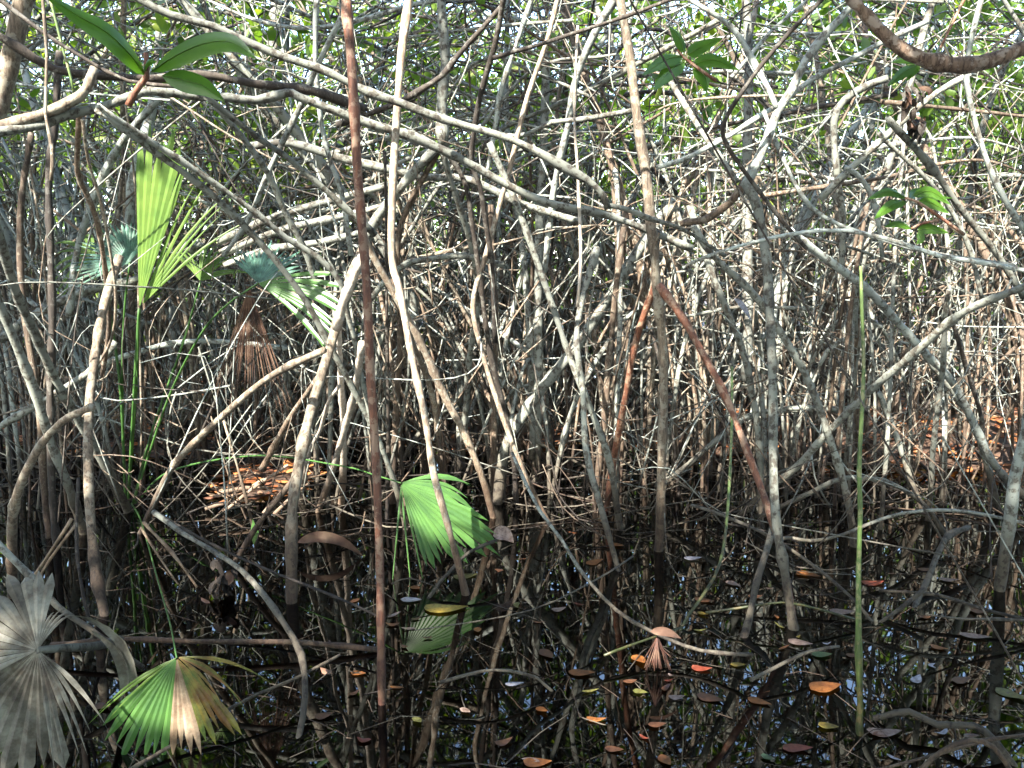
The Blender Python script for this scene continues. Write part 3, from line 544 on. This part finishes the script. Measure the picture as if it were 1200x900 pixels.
# ------------------------------------------------------------------ ground and water
BANKS = [(*at(318, 575, wdist(578))[:2], .72, .27), (*at(850, 495, 7.0)[:2], 1.0, .16), (*at(1140, 510, 6.8)[:2], 1.5, .20), (*at(600, 500, 7.0)[:2], .8, .10)]
def gh(x, y):
    x = np.asarray(x, float); y = np.asarray(y, float)
    s_ = np.clip((y-(4.6+.5*np.sin(x*.9+1)))/2.6, 0, 1); s_ = s_*s_*(3-2*s_)
    h = -.30+.325*s_
    h = h+.035*np.sin(x*3.1+y*1.7)*np.cos(y*2.3-x)+.02*np.sin(x*7.3+2)*np.sin(y*6.1)+.012*np.sin(x*17+y*5)
    for bx, by, br, bh in BANKS: h = h+bh*np.exp(-((x-bx)**2+(y-by)**2)/br**2)
    return h+.25*np.clip((y-12)/30, 0, 1)
def coords(lo, hi, st, far):
    a = list(np.arange(lo, hi+1e-6, st)); g_ = 1.0; x = hi
    while x < far: g_ *= 1.5; x += g_; a.append(x)
    g_ = 1.0; x = lo; b_ = []
    while x > -far: g_ *= 1.5; x -= g_; b_.append(x)
    return np.array(b_[::-1]+a)
xs = coords(-9, 9, .12, 600); ys = coords(-3, 16, .12, 600)
X, Y = np.meshgrid(xs, ys); Z = gh(X, Y); nx, ny = len(xs), len(ys)
i, j = np.meshgrid(np.arange(ny-1), np.arange(nx-1), indexing='ij')
q = np.stack([i*nx+j, i*nx+j+1, (i+1)*nx+j+1, (i+1)*nx+j], -1).reshape(-1, 4)
mb = MB(); mb.addq(np.stack([X, Y, Z], -1).reshape(-1, 3), q, 'mud'); tag(mb.build('ground'), kind='structure')
mb = MB(); mb.addq(np.array([(-600, -600, 0), (600, -600, 0), (600, 600, 0), (-600, 600, 0)], float), np.array([[0, 1, 2, 3]]), 'swamp_water'); tag(mb.build('water', smooth=False), kind='structure')

sunv = np.array(SUN)
GAPS = [(400,480,4.0,.5),(408,335,3.8,.35),(490,400,3.8,.5),(565,330,4.0,.42),(745,130,3.9,.4),(700,200,4.6,.35),(195,250,4.3,.3),(318,568,5.1,.62),(850,480,6.4,.7),(900,150,3.6,.25),
 (1140,500,6.6,1.0),(1080,430,3.9,.2),(680,280,3.7,.2),(1010,350,2.3,.12),(860,90,6,.5),(600,250,4.5,.35),(450,330,5,.5),(520,600,3.7,.22),(975,830,2.5,.16),(770,770,2.8,.22),(700,850,2.4,.15),(1140,150,3.4,.2),(980,230,5,.4),(600,420,6,.4),(450,250,6,.4)]  # spots to light: leaves and boughs are removed from here toward the sun
# ------------------------------------------------------------------ the wild thicket
LM = [('the upright palm frond',190,250),('the rust-brown stem',430,300),('the V-shaped rust roots',775,370),('the green shoot',1010,480),('the drooping palm leaf',515,610),
 ('the sagging flaky bough',1110,60),('the brown palm skirt',290,420),('the three-leaf sprig',190,80),('the loose leaf sprig',1080,240),('the sunlit poles',490,410),('the crooked pale trunk',905,150),
 ('the crooked trunk\'s pole',905,420),('the diagonal pole',1060,430),('the mottled leaning trunk',640,450),('the six-leaf sprig',805,70),('the knotted legs',515,180),('the bluish bough',680,90),
 ('the teal palm leaf',135,290),('the parallel leaning poles',50,420),('the broad dark trunk',355,520),('the pole at the edge',1185,570),('the bent tan root',30,560),('the palm foot',150,570),('the elbowed bough',600,165),('the wavy pale stem',1145,150),('the far smooth trunk',322,50)]
USED = set()
def autolabel(head, p):
    x, y = proj(p); near = sorted(LM, key=lambda l: (l[1]-x)**2+(l[2]-y)**2)
    rel = lambda l: ('above' if y < l[2]-45 else 'below' if y > l[2]+45 else 'beside')
    a, b_, c_, d_ = near[:4]
    for s_ in (f'{head} {rel(a)} {a[0]}', f'{head} behind {a[0]}', f'{head} between {a[0]} and {b_[0]}', f'{head} {rel(b_)} {b_[0]}', f'{head} between {a[0]} and {c_[0]}', f'{head} between {b_[0]} and {c_[0]}', f'{head} between {a[0]} and {d_[0]}'):
        if s_ not in USED and len(s_.split()) <= 15: USED.add(s_); return s_
    return s_
TONES = [('bark_grey','grey'),('bark_grey','grey'),('bark_pale','pale'),('bark_brown','brown'),('bark_tan','tan'),('bark_dark','dark')]
WARM = [('bark_brown','brown'),('bark_brown','brown'),('bark_tan','tan'),('bark_grey','grey'),('bark_dark','dark')]
def clear(Q, D):
    if D > 4.75: return True
    return not any(115 < a < 445 and 140 < b_ < 410 for a, b_ in map(proj, Q[::2]))
THICK = MB(); 
def root_path(top, foot, arch):
    top = np.array(top, float); foot = np.array(foot, float); h = top[2]-foot[2]; d = foot-top; d[2] = 0
    P = [top, top+d*.45*arch+[0, 0, -h*.06], top+d*(.5+.3*arch)+[0, 0, -h*.35], top+d*(.8+.12*arch)+[0, 0, -h*.7], foot+[0, 0, -.25]]
    return P
def ground_z(x, y): return float(gh(x, y))
def visible(P):
    return any(-40 < a < 1240 and -40 < b_ < 900 for a, b_ in map(proj, P[::4]))
# mangroves: a slim trunk on arching stilt roots
trees = []
for k in range(46):
    for _ in range(40):
        D = R.uniform(5.0, 9.0); x = R.uniform(-.66, .66)*D*1.02
        if all((x-a)**2+(D-b_)**2 > .55**2 for a, b_ in trees) and not (-2.6 < x < -.9 and D < 5.9): break
    trees.append((x, D)); mt, tn = R.choice(TONES[:5]); gz = ground_z(x, D)
    th = R.uniform(.7, 1.9); top = np.array([x, D, gz+th]); lean = np.array([R.gauss(0, .5), R.gauss(0, .3), 0])
    nr = R.randint(7, 12)
    e = empty('mangrove_tree', (x, D, max(gz, 0)), autolabel(f'{tn} mangrove on {("few", "several", "many")[(nr-7)//2]} stilt roots', top), 'mangrove', 'mangroves on stilt roots in the thicket')
    r0 = R.uniform(.018, .036)
    P = wiggle(spline([top-[0, 0, .35], top, top+lean*.6+[0, 0, .9], top+lean*1.5+[0, 0, 2.0], top+lean*2.2+[R.gauss(0, .3), 0, 3.2]], .16), .02)
    mb = MB(); mb.tube(P, np.linspace(r0, r0*.7, len(P)), mt, 7); mb.build('trunk', e, P[0])
    for q in range(nr):
        a = 2*math.pi*q/nr+R.uniform(-.4, .4); rad = R.uniform(.15, .75); s0 = P[R.randint(0, min(len(P)-1, 9))]
        f = np.array([x+math.cos(a)*rad, D+math.sin(a)*rad, 0]); f[2] = ground_z(f[0], f[1])
        Q = wiggle(spline(root_path(s0, f, R.uniform(.1, 1)), .14), .008); rr = R.uniform(.009, .017)*D/6
        mb = MB(); mb.tube(Q, knobby(np.linspace(rr*1.1, rr, len(Q))), R.choice([mt, mt, 'bark_brown', 'bark_grey']), 6); mb.build('prop_root', e, Q[-1])
SHAPES = ['straight', 'leaning', 'curved', 'crooked', 'wavy']
def pole(D, x, indiv):
    if -2.3 < x < -1.1 and 4.6 < D < 5.7: return
    gz = ground_z(x, D); H = R.uniform(1.0, 3.6); lx = R.gauss(0, .30); ly = R.gauss(0, .25)
    if R.random() < .25: lx *= 2.4
    foot = np.array([x, D, gz-.25]); c_ = R.gauss(0, .08)
    P = [foot+[lx*H, ly*H, H], foot+[lx*H*.62+c_, ly*H*.6, H*.66], foot+[lx*H*.28+c_*.8, ly*H*.3, H*.33], foot]
    Q = wiggle(spline(P, .12 if indiv else .3), .006 if indiv else .009); r_ = (R.uniform(.005, .010) if R.random() < .6 else R.uniform(.010, .017))*min(1.3, D/5.5)
    mt, tn = R.choice(TONES+WARM)
    if indiv and not clear(Q, D): return
    if indiv:
        mb = MB(); mb.tube(Q, knobby(np.linspace(r_*.35, r_, len(Q))**.6*r_**.4), mt, 7)
        sh = 'steeply leaning' if abs(lx) > .4 else 'crooked' if abs(c_) > .13 else 'leaning' if abs(lx) > .15 else 'upright'
        tag(mb.build('mangrove_pole', origin=Q[-1]), autolabel(f'{"thick" if r_ > .016 else "thin"} {sh} {tn} stem', Q[len(Q)//2]), 'stem', 'stems of the thicket')
    else: THICK.tube(Q, np.linspace(r_*.8, r_, len(Q)), mt, 5, cap=False)
for k in range(215): 
    D = math.sqrt(R.uniform(4.6**2, 7.0**2)); pole(D, R.uniform(-.68, .68)*D, True)
for k in range(34):
    D = R.uniform(4.3, 6.2); pole(D, R.uniform(-.66, -.25)*D, True)
for k in range(1500):
    D = math.sqrt(R.uniform(6.5**2, 13.5**2)); pole(D, R.uniform(-.75, .75)*D, False)
for k in range(160):                         # beside and behind the viewer's frame, so the place goes on
    D = R.uniform(1, 9); s_ = R.choice((-1, 1)); pole(D, s_*(D*.72+R.uniform(.4, 4)), False)
def bough(D, x, z, indiv, thick=False):
    L = R.uniform(.8, 2.6); a = R.gauss(0, .45); a = a+math.pi*(R.random() < .5); dy = R.gauss(0, .35); bend = R.gauss(0, .13)
    c0 = np.array([x, D, z]); d = np.array([math.cos(a), dy, math.sin(a)*.9])
    P = [c0-d*L*.5+[0, 0, -abs(bend)*.4], c0-d*L*.2+[0, 0, bend*.5], c0+d*L*.15+[0, 0, bend], c0+d*L*.5+[R.gauss(0, .1), 0, R.gauss(0, .3)]]
    Q = wiggle(spline(P, .1 if indiv else .25), .009); r_ = (R.uniform(.005, .010) if R.random() < .7 else R.uniform(.010, .019))*min(1.3, D/5.5)
    mt, tn = R.choice(TONES+TONES[:3])
    if not indiv and D < 6 and any(np.linalg.norm((v := c0-at(g_[0], g_[1], g_[2]))-(v@sunv)*sunv) < .55 for g_ in GAPS): return
    if indiv and not clear(Q, D): return
    if indiv:
        mb = MB(); mb.tube(Q, knobby(np.linspace(r_, r_*.45, len(Q))), mt, 7)
        tl = abs(d[2]/abs(d[0])) if abs(d[0]) > .01 else 9
        tag(mb.build('mangrove_branch', origin=Q[0]), autolabel(f'{"thick" if r_ > .016 else "thin"} {"level" if tl < .3 else "steep" if tl > 1 else "slanting"} {tn} branch', Q[len(Q)//2]), 'branch', 'branches of the thicket')
    else: THICK.tube(Q, np.linspace(r_, r_*.6, len(Q)), mt, 5, cap=False)
def rz(D, lo, hi):                          # a height whose picture row lies between lo and hi
    return at(600, R.uniform(lo, hi), D)[2]
for k in range(250):
    D = R.uniform(4.5, 7.0); z = rz(D, -40, 330 if R.random() < .8 else 560); bough(D, R.uniform(-.68, .68)*D, max(z, .15), True)
for k in range(620):
    D = R.uniform(5.5, 13); z = rz(D, -350, 360); bough(D, R.uniform(-.75, .75)*D, max(z, .15), False)
for k in range(110):
    D = R.uniform(-4, 6); bough(D, R.uniform(-5, 5), R.uniform(3.2, 5.5), False)
tag(THICK.build('mangrove_thicket'), 'dense mass of far mangrove stems and branches filling the view', None, None, 'stuff')
# twigs
TWM = MB()
def twig(D, x, z, indiv):
    L = R.uniform(.35, 1.3); a = R.uniform(0, math.pi*2); d = np.array([math.cos(a)*.8, R.gauss(0, .3), math.sin(a)]); c0 = np.array([x, D, z])
    sidev = np.array([R.gauss(0, .17), R.gauss(0, .12), R.gauss(0, .2)])*L
    P = [c0, c0+d*L*.35+sidev, c0+d*L*.7+sidev*1.6, c0+d*L+sidev*.6]
    for p in P: p[2] = max(p[2], .02)
    Q = wiggle(spline(P, .1), .008); r_ = R.uniform(.0022, .006)*min(1.6, D/4.2); mt, tn = R.choice(TONES+[('bark_dark','dark'),('bark_pale','pale')])
    if indiv:
        mb = MB(); mb.tube(Q, np.linspace(r_, r_*.5, len(Q)), mt, 5)
        bend = np.linalg.norm(sidev)
        tag(mb.build('twig', origin=Q[0]), autolabel(f'{"curved" if bend > .28*L else "thin"} {"steep" if abs(d[2]) > .6 else "slanting" if abs(d[2]) > .25 else "level"} {tn} twig', Q[len(Q)//2]), 'twig', 'twigs of the tangle')
    else: TWM.tube(Q, np.linspace(r_, r_*.5, len(Q)), mt, 4, cap=False)
for k in range(230):
    D = R.uniform(4.1, 5.8); z = rz(D, -40, 600); twig(D, R.uniform(-.68, .68)*D, max(z, .03), True)
for k in range(95):                          # thin twigs arching just over the water among the pole feet
    D = R.uniform(3.3, 4.9); twig(D, (R.uniform(.12, .67) if k % 4 else R.uniform(-.66, -.12))*D, R.uniform(.02, .32), True)
for k in range(3800):
    D = R.uniform(4.6, 11); z = rz(D, -100, 560); twig(D, R.uniform(-.7, .7)*D, max(z, .05), False)
for k in range(260):                         # twigs strewn low over the mud
    D = R.uniform(4.4, 8); twig(D, R.uniform(-.7, .7)*D, R.uniform(.02, .25), False)
tag(TWM.build('twig_tangle'), 'fine tangle of far twigs woven between the mangrove stems', None, None, 'stuff')

# ------------------------------------------------------------------ foliage
def leaves(mb, P, size, mat, flat=.0):
    n = len(P); d = NR.randn(n, 3); d[:, 2] = d[:, 2]*(1-flat)-.15; d /= np.linalg.norm(d, axis=1)[:, None]
    u = NR.randn(n, 3); u[:, 2] *= (1-flat)
    if flat > .9: d[:, 2] = 0; u[:, 2] = 0; d /= np.linalg.norm(d, axis=1)[:, None]; d[:, 2] = NR.randn(n)*.12
    s_ = np.cross(d, u) if flat <= .9 else np.cross(d, np.array([0, 0, 1.])+NR.randn(n, 3)*.12)
    s_ /= np.linalg.norm(s_, axis=1)[:, None]+1e-9; nn = np.cross(d, s_)
    L = size*(.65+.7*NR.rand(n))[:, None]; W = L*.23; fo = W*.35
    v = np.stack([P, P+d*L*.3-s_*W+nn*fo, P+d*L*.72-s_*W*.85+nn*fo, P+d*L, P+d*L*.72+s_*W*.85+nn*fo, P+d*L*.3+s_*W+nn*fo], 1).reshape(-1, 3)
    b_ = (np.arange(n)*6)[:, None]
    q = np.concatenate([b_+np.array([[0, 1, 2, 3]]), b_+np.array([[0, 3, 4, 5]])], 1).reshape(-1, 4)
    mb.addq(v, q, mat)
def clumps(n, per, box, spread):
    c_ = np.stack([NR.uniform(a, b_, n) for a, b_ in box], 1)
    P = np.repeat(c_, per, 0)+NR.randn(n*per, 3)*np.repeat(NR.uniform(.5, 1.4, n), per)[:, None]*spread
    return P
def carve(P):
    keep = np.ones(len(P), bool)
    for px, py, D, r_ in GAPS:
        o_ = at(px, py, D); v = P-o_; tt = v@sunv; dist = np.linalg.norm(v-tt[:, None]*sunv, axis=1)
        keep &= ~((dist < r_) & (tt > .5))
    return P[keep]
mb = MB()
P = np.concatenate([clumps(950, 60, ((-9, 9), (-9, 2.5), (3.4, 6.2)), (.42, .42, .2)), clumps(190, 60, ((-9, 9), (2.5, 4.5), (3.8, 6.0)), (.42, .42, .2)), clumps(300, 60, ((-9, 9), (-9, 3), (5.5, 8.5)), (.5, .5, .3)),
    clumps(330, 60, ((-12, 12), (-12, -4), (0, 5)), (.5, .5, .5)), clumps(260, 60, ((-15, -6.5), (-8, 7), (0, 5)), (.5, .5, .5)), clumps(260, 60, ((6.5, 15), (-8, 7), (0, 5)), (.5, .5, .5))])  # unseen leaf walls behind and beside the view, added to block sky light
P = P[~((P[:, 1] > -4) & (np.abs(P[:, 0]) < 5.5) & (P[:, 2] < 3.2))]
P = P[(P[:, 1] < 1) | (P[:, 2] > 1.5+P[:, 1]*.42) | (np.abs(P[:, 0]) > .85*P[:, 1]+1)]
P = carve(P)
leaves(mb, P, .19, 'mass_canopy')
tag(mb.build('canopy_and_shade_walls', smooth=False), 'leafy mangrove canopy overhead, plus unseen leaf walls added to block sky light', None, None, 'stuff')
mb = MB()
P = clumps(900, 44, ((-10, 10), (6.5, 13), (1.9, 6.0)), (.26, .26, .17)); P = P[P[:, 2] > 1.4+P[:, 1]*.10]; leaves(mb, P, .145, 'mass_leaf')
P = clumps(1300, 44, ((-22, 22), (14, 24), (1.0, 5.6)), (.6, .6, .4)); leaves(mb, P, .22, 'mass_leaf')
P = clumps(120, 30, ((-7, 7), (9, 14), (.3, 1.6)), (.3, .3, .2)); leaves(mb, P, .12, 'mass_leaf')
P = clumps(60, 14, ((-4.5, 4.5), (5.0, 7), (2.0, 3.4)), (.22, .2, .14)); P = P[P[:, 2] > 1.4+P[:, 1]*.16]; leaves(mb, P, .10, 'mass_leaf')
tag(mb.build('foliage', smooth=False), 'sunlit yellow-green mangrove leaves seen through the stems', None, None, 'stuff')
# leaf litter: on the mud, and sunken under the water
mb = MB(); n = 20000
x = NR.uniform(-9, 9, n); y = 4.2+10*NR.rand(n)**1.5; z = gh(x, y); k_ = z > -.02; x, y, z = x[k_], y[k_], z[k_]
leaves(mb, np.stack([x, y, np.maximum(z, .0)+.012+NR.rand(len(x))*.02], 1), .11, 'litter_leaf', 1.0)
tag(mb.build('leaf_litter', smooth=False), 'fallen brown and orange leaves covering the mud', None, None, 'stuff')
mb = MB(); n = 2600
x = NR.uniform(-4, 4, n); y = NR.uniform(1.2, 6, n); z = gh(x, y)
leaves(mb, np.stack([x, y, np.minimum(z+.03, -.03)], 1), .12, 'litter_leaf', 1.0)
tag(mb.build('sunken_leaves', smooth=False), 'sunken brown leaves on the bottom under the dark water', None, None, 'stuff')

# debris lying in the shallow water: sunken twigs and crumbs that break the surface here and there
mb = MB()
for k in range(420):
    D = R.uniform(2.0, 5.2); x = R.uniform(-.72, .72)*D; a = R.uniform(0, math.pi); L = R.uniform(.05, .40); r_ = R.uniform(.0010, .0028)
    d = np.array([math.cos(a), math.sin(a), 0]); zz = R.choice((-.02, -.01, .001, .003)); c0 = np.array([x, D, zz])
    Q = wiggle(spline([c0, c0+d*L*.5+[R.gauss(0, .03), R.gauss(0, .03), R.uniform(-.01, .02)], c0+d*L+[0, 0, R.uniform(-.01, .02)]], .05), .006)
    mb.tube(Q, np.linspace(r_, r_*.5, len(Q)), R.choice(('bark_dark', 'bark_brown', 'bark_grey', 'bark_tan')), 4, cap=False)
tag(mb.build('water_debris'), 'fine twigs and crumbs strewn in the dark shallow water', None, None, 'stuff')
mb = MB(); n = 500
x = NR.uniform(-3.6, 3.6, n); y = NR.uniform(1.9, 5.2, n)
leaves(mb, np.stack([x, y, NR.uniform(-.05, .002, n)], 1), .055, 'litter_leaf', 1.0)
tag(mb.build('leaf_crumbs', smooth=False), 'broken brown leaf crumbs drifting in the dark water', None, None, 'stuff')
# ------------------------------------------------------------------ floating leaves
FL = [(524,711,58,14,4,'yellow','long yellow-green pointed leaf afloat below the drooping frond'),(748,775,32,22,70,'orange','torn orange leaf beside the red root tassel'),(682,789,34,11,8,'orange','slim orange leaf alone on the open water'),
 (699,843,26,8,5,'orange','short orange leaf floating under the slim orange one'),(545,675,32,12,-10,'olive','olive leaf floating behind the long yellow one'),(488,690,20,14,60,'orange','small orange leaf close to the rust stem'),
 (640,768,34,18,60,'brown','dark rust leaf half under water in mid pool'),(968,807,48,20,-12,'orange','largest orange leaf, flat on the water by the green shoot'),(971,853,30,20,10,'yellow','curled bright yellow leaf beside the green shoot'),
 (1036,858,50,15,0,'tan','blunt tan leaf touching the foot of the green shoot'),(890,823,36,11,38,'orange','rust leaf floating at a slant between pole foot and green shoot'),(832,820,38,18,25,'brown','broad brown leaf with a dark edge in the pool'),
 (823,783,26,18,20,'red','reddish orange leaf near the pale vine tip'),(865,780,22,9,0,'yellow','little yellow leaf near the pale vine tip'),(938,753,30,11,28,'tan','tan leaf lodged at the foot of the straight pole'),
 (947,675,30,18,20,'orange','dull orange leaf behind the straight pole'),(987,717,30,11,15,'tan','pinkish leaf against the level green stalk'),(1143,747,38,9,12,'tan','tan leaf drifting near the edge'),
 (1148,718,24,8,5,'brown','brown leaf by the stick that lies flat on the water'),(1022,683,34,11,8,'red','dark red leaf beyond the green shoot'),(1112,680,24,10,25,'tan','small tan leaf behind the forked branch'),
 (963,768,26,11,5,'green','pale green leaf past the pole foot'),(1073,797,24,8,-40,'white','white leaf fragment below the forked branch'),(630,893,44,16,0,'orange','orange leaf cut by the bottom edge'),
 (488,847,20,12,40,'olive','olive leaf in the dark water by the rust stem foot'),(603,802,26,7,5,'white','whitish blade under the low arched twig'),(793,818,24,8,0,'tan','small tan leaf below the red tassel'),
 (750,813,22,16,30,'olive','round olive leaf below the red tassel'),(637,833,22,18,60,'orange','small amber leaf hanging in the dark mid pool'),(482,704,30,9,3,'white','pale leaf butting onto the long yellow leaf'),
 (826,704,26,9,30,'brown','brown leaf behind the green vine foot'),(824,720,16,9,50,'yellow','tiny yellow-green leaf on the level stalk'),(812,655,26,12,0,'white','pale grey leaf behind the green vine'),
 (860,685,22,12,60,'tan','pale crumpled leaf by the forked pole feet'),(780,893,30,24,80,'orange','cupped rust leaf at the bottom edge'),(885,700,20,9,0,'brown','brown speck of leaf against the pole foot'),
 (1085,668,22,9,10,'brown','brown leaf behind the leaning forked branch'),(700,660,26,14,-50,'orange','orange leaf behind the looping vine'),(722,640,22,12,20,'orange','small orange leaf under the V-shaped roots'),
 (560,740,20,14,80,'orange','orange leaf sunk beside the long yellow leaf'),(1130,800,30,10,-30,'brown','brown leaf between the forked branch and the edge'),(1000,770,18,8,20,'brown','thin brown leaf close by the green shoot'),
 (935,880,40,14,5,'red','red-brown leaf under the curled yellow one'),(900,890,22,18,30,'green','bright green leaf by the bottom edge'),(1185,815,16,40,60,'olive','olive leaf beyond the knobbly root'),(590,870,26,10,-20,'brown','brown leaf low in the mid pool'),
 (720,880,28,10,15,'brown','dull brown leaf between mid pool and bottom edge'),(380,840,26,12,-20,'brown','brown leaf beyond the curling grey vine'),(420,790,24,10,10,'orange','orange leaf between grey vine and rust stem'),(655,715,22,9,-20,'tan','tan leaf inside the loop of the pale vine'),
 (1100,760,22,9,30,'orange','orange leaf beneath the forked branch tip'),(770,850,26,9,-12,'brown','brown leaf under the round olive one'),(120,830,30,12,20,'brown','brown leaf between the two big dead fronds'),(545,835,18,8,30,'tan','tan leaf shred below the low arched twig')]
for x, y, ln, wd, ang, colr, lab in FL:
    D = wdist(y); c0 = at(x, y, D); L = max(ln, wd)*D/F*R.uniform(.8, 1); a = math.radians(-ang)+R.uniform(-.1, .1); fore = (y-HZ)/F
    W_ = min(wd, ln)*D/F/max(fore*1.3, .45)
    d = np.array([math.cos(a), math.sin(a), 0]); sd = np.array([-d[1], d[0], 0]); up = np.array([0, 0, 1])
    P = [c0-d*L/2+up*.006*R.random(), c0-d*L*.1+up*.002+sd*R.gauss(0, .11)*L, c0+d*L/2+up*(.002+.009*R.random())]
    V, fs = leafgeo(P, min(W_, L*.6), sd, -.06 if R.random() < .5 else .07); V = [np.array(v) for v in V]
    for v in V: v[2] = max(v[2], 0)+.003
    mb = MB(); mb.add(V, fs, 'float_'+colr); tag(mb.build('fallen_leaf', origin=c0), lab, 'leaf', 'fallen leaves floating on the water')

WLM = [('the rust stem foot',449,820),('the drooping frond',515,650),('the largest orange leaf',968,807),('the red root tassel',768,760),('the green shoot foot',1010,880),('the slim orange leaf',682,789),('the low arched twig',580,785),
 ('the straight pole foot',932,740),('the forked fallen branch',1070,740),('the yellowing frond',210,800),('the knobbly corner root',1130,860),('the curling grey vine',353,780),('the long yellow leaf',524,711),('the amber leaf in mid pool',637,833),('the bottom edge in mid pool',700,890)]
LM[:] = WLM
for k in range(64):
    if k < 28: py = R.uniform(690, 897); px = R.uniform(380, 1195)
    else:
        a, b_ = R.choice([(1060,740),(930,745),(770,790),(620,700),(1100,860),(870,700),(480,720),(330,720)]); px, py = R.gauss(a, 30), min(895, max(640, R.gauss(b_, 16)))
    D = wdist(py); c0 = at(px, py, D); L = R.uniform(.025, .065); W_ = L*R.uniform(.22, .5); a = R.uniform(0, 6.28); up = np.array([0, 0, 1])
    colr, tn = R.choice([('orange','orange'),('brown','brown'),('brown','brown'),('tan','tan'),('olive','olive'),('yellow','yellow'),('red','rust'),('white','pale')])
    d = np.array([math.cos(a), math.sin(a), 0]); sd = np.array([-d[1], d[0], 0])
    V, fs = leafgeo([c0-d*L/2+up*R.uniform(0, .006), c0+sd*R.gauss(0, .12)*L, c0+d*L/2+up*R.uniform(0, .012)], W_, sd, R.uniform(-.1, .3)); V = [np.array(v) for v in V]
    sink = R.random() < .35
    for v in V: v[2] = (v[2]-.02) if sink else max(v[2], 0)+.003
    mb = MB(); mb.add(V, fs, 'float_'+colr); tag(mb.build('fallen_leaf', origin=c0), autolabel(f'{"sunken" if sink else "small"} {"broad" if W_/L > .36 else "narrow"} {tn} leaf', c0), 'leaf', 'fallen leaves floating on the water')
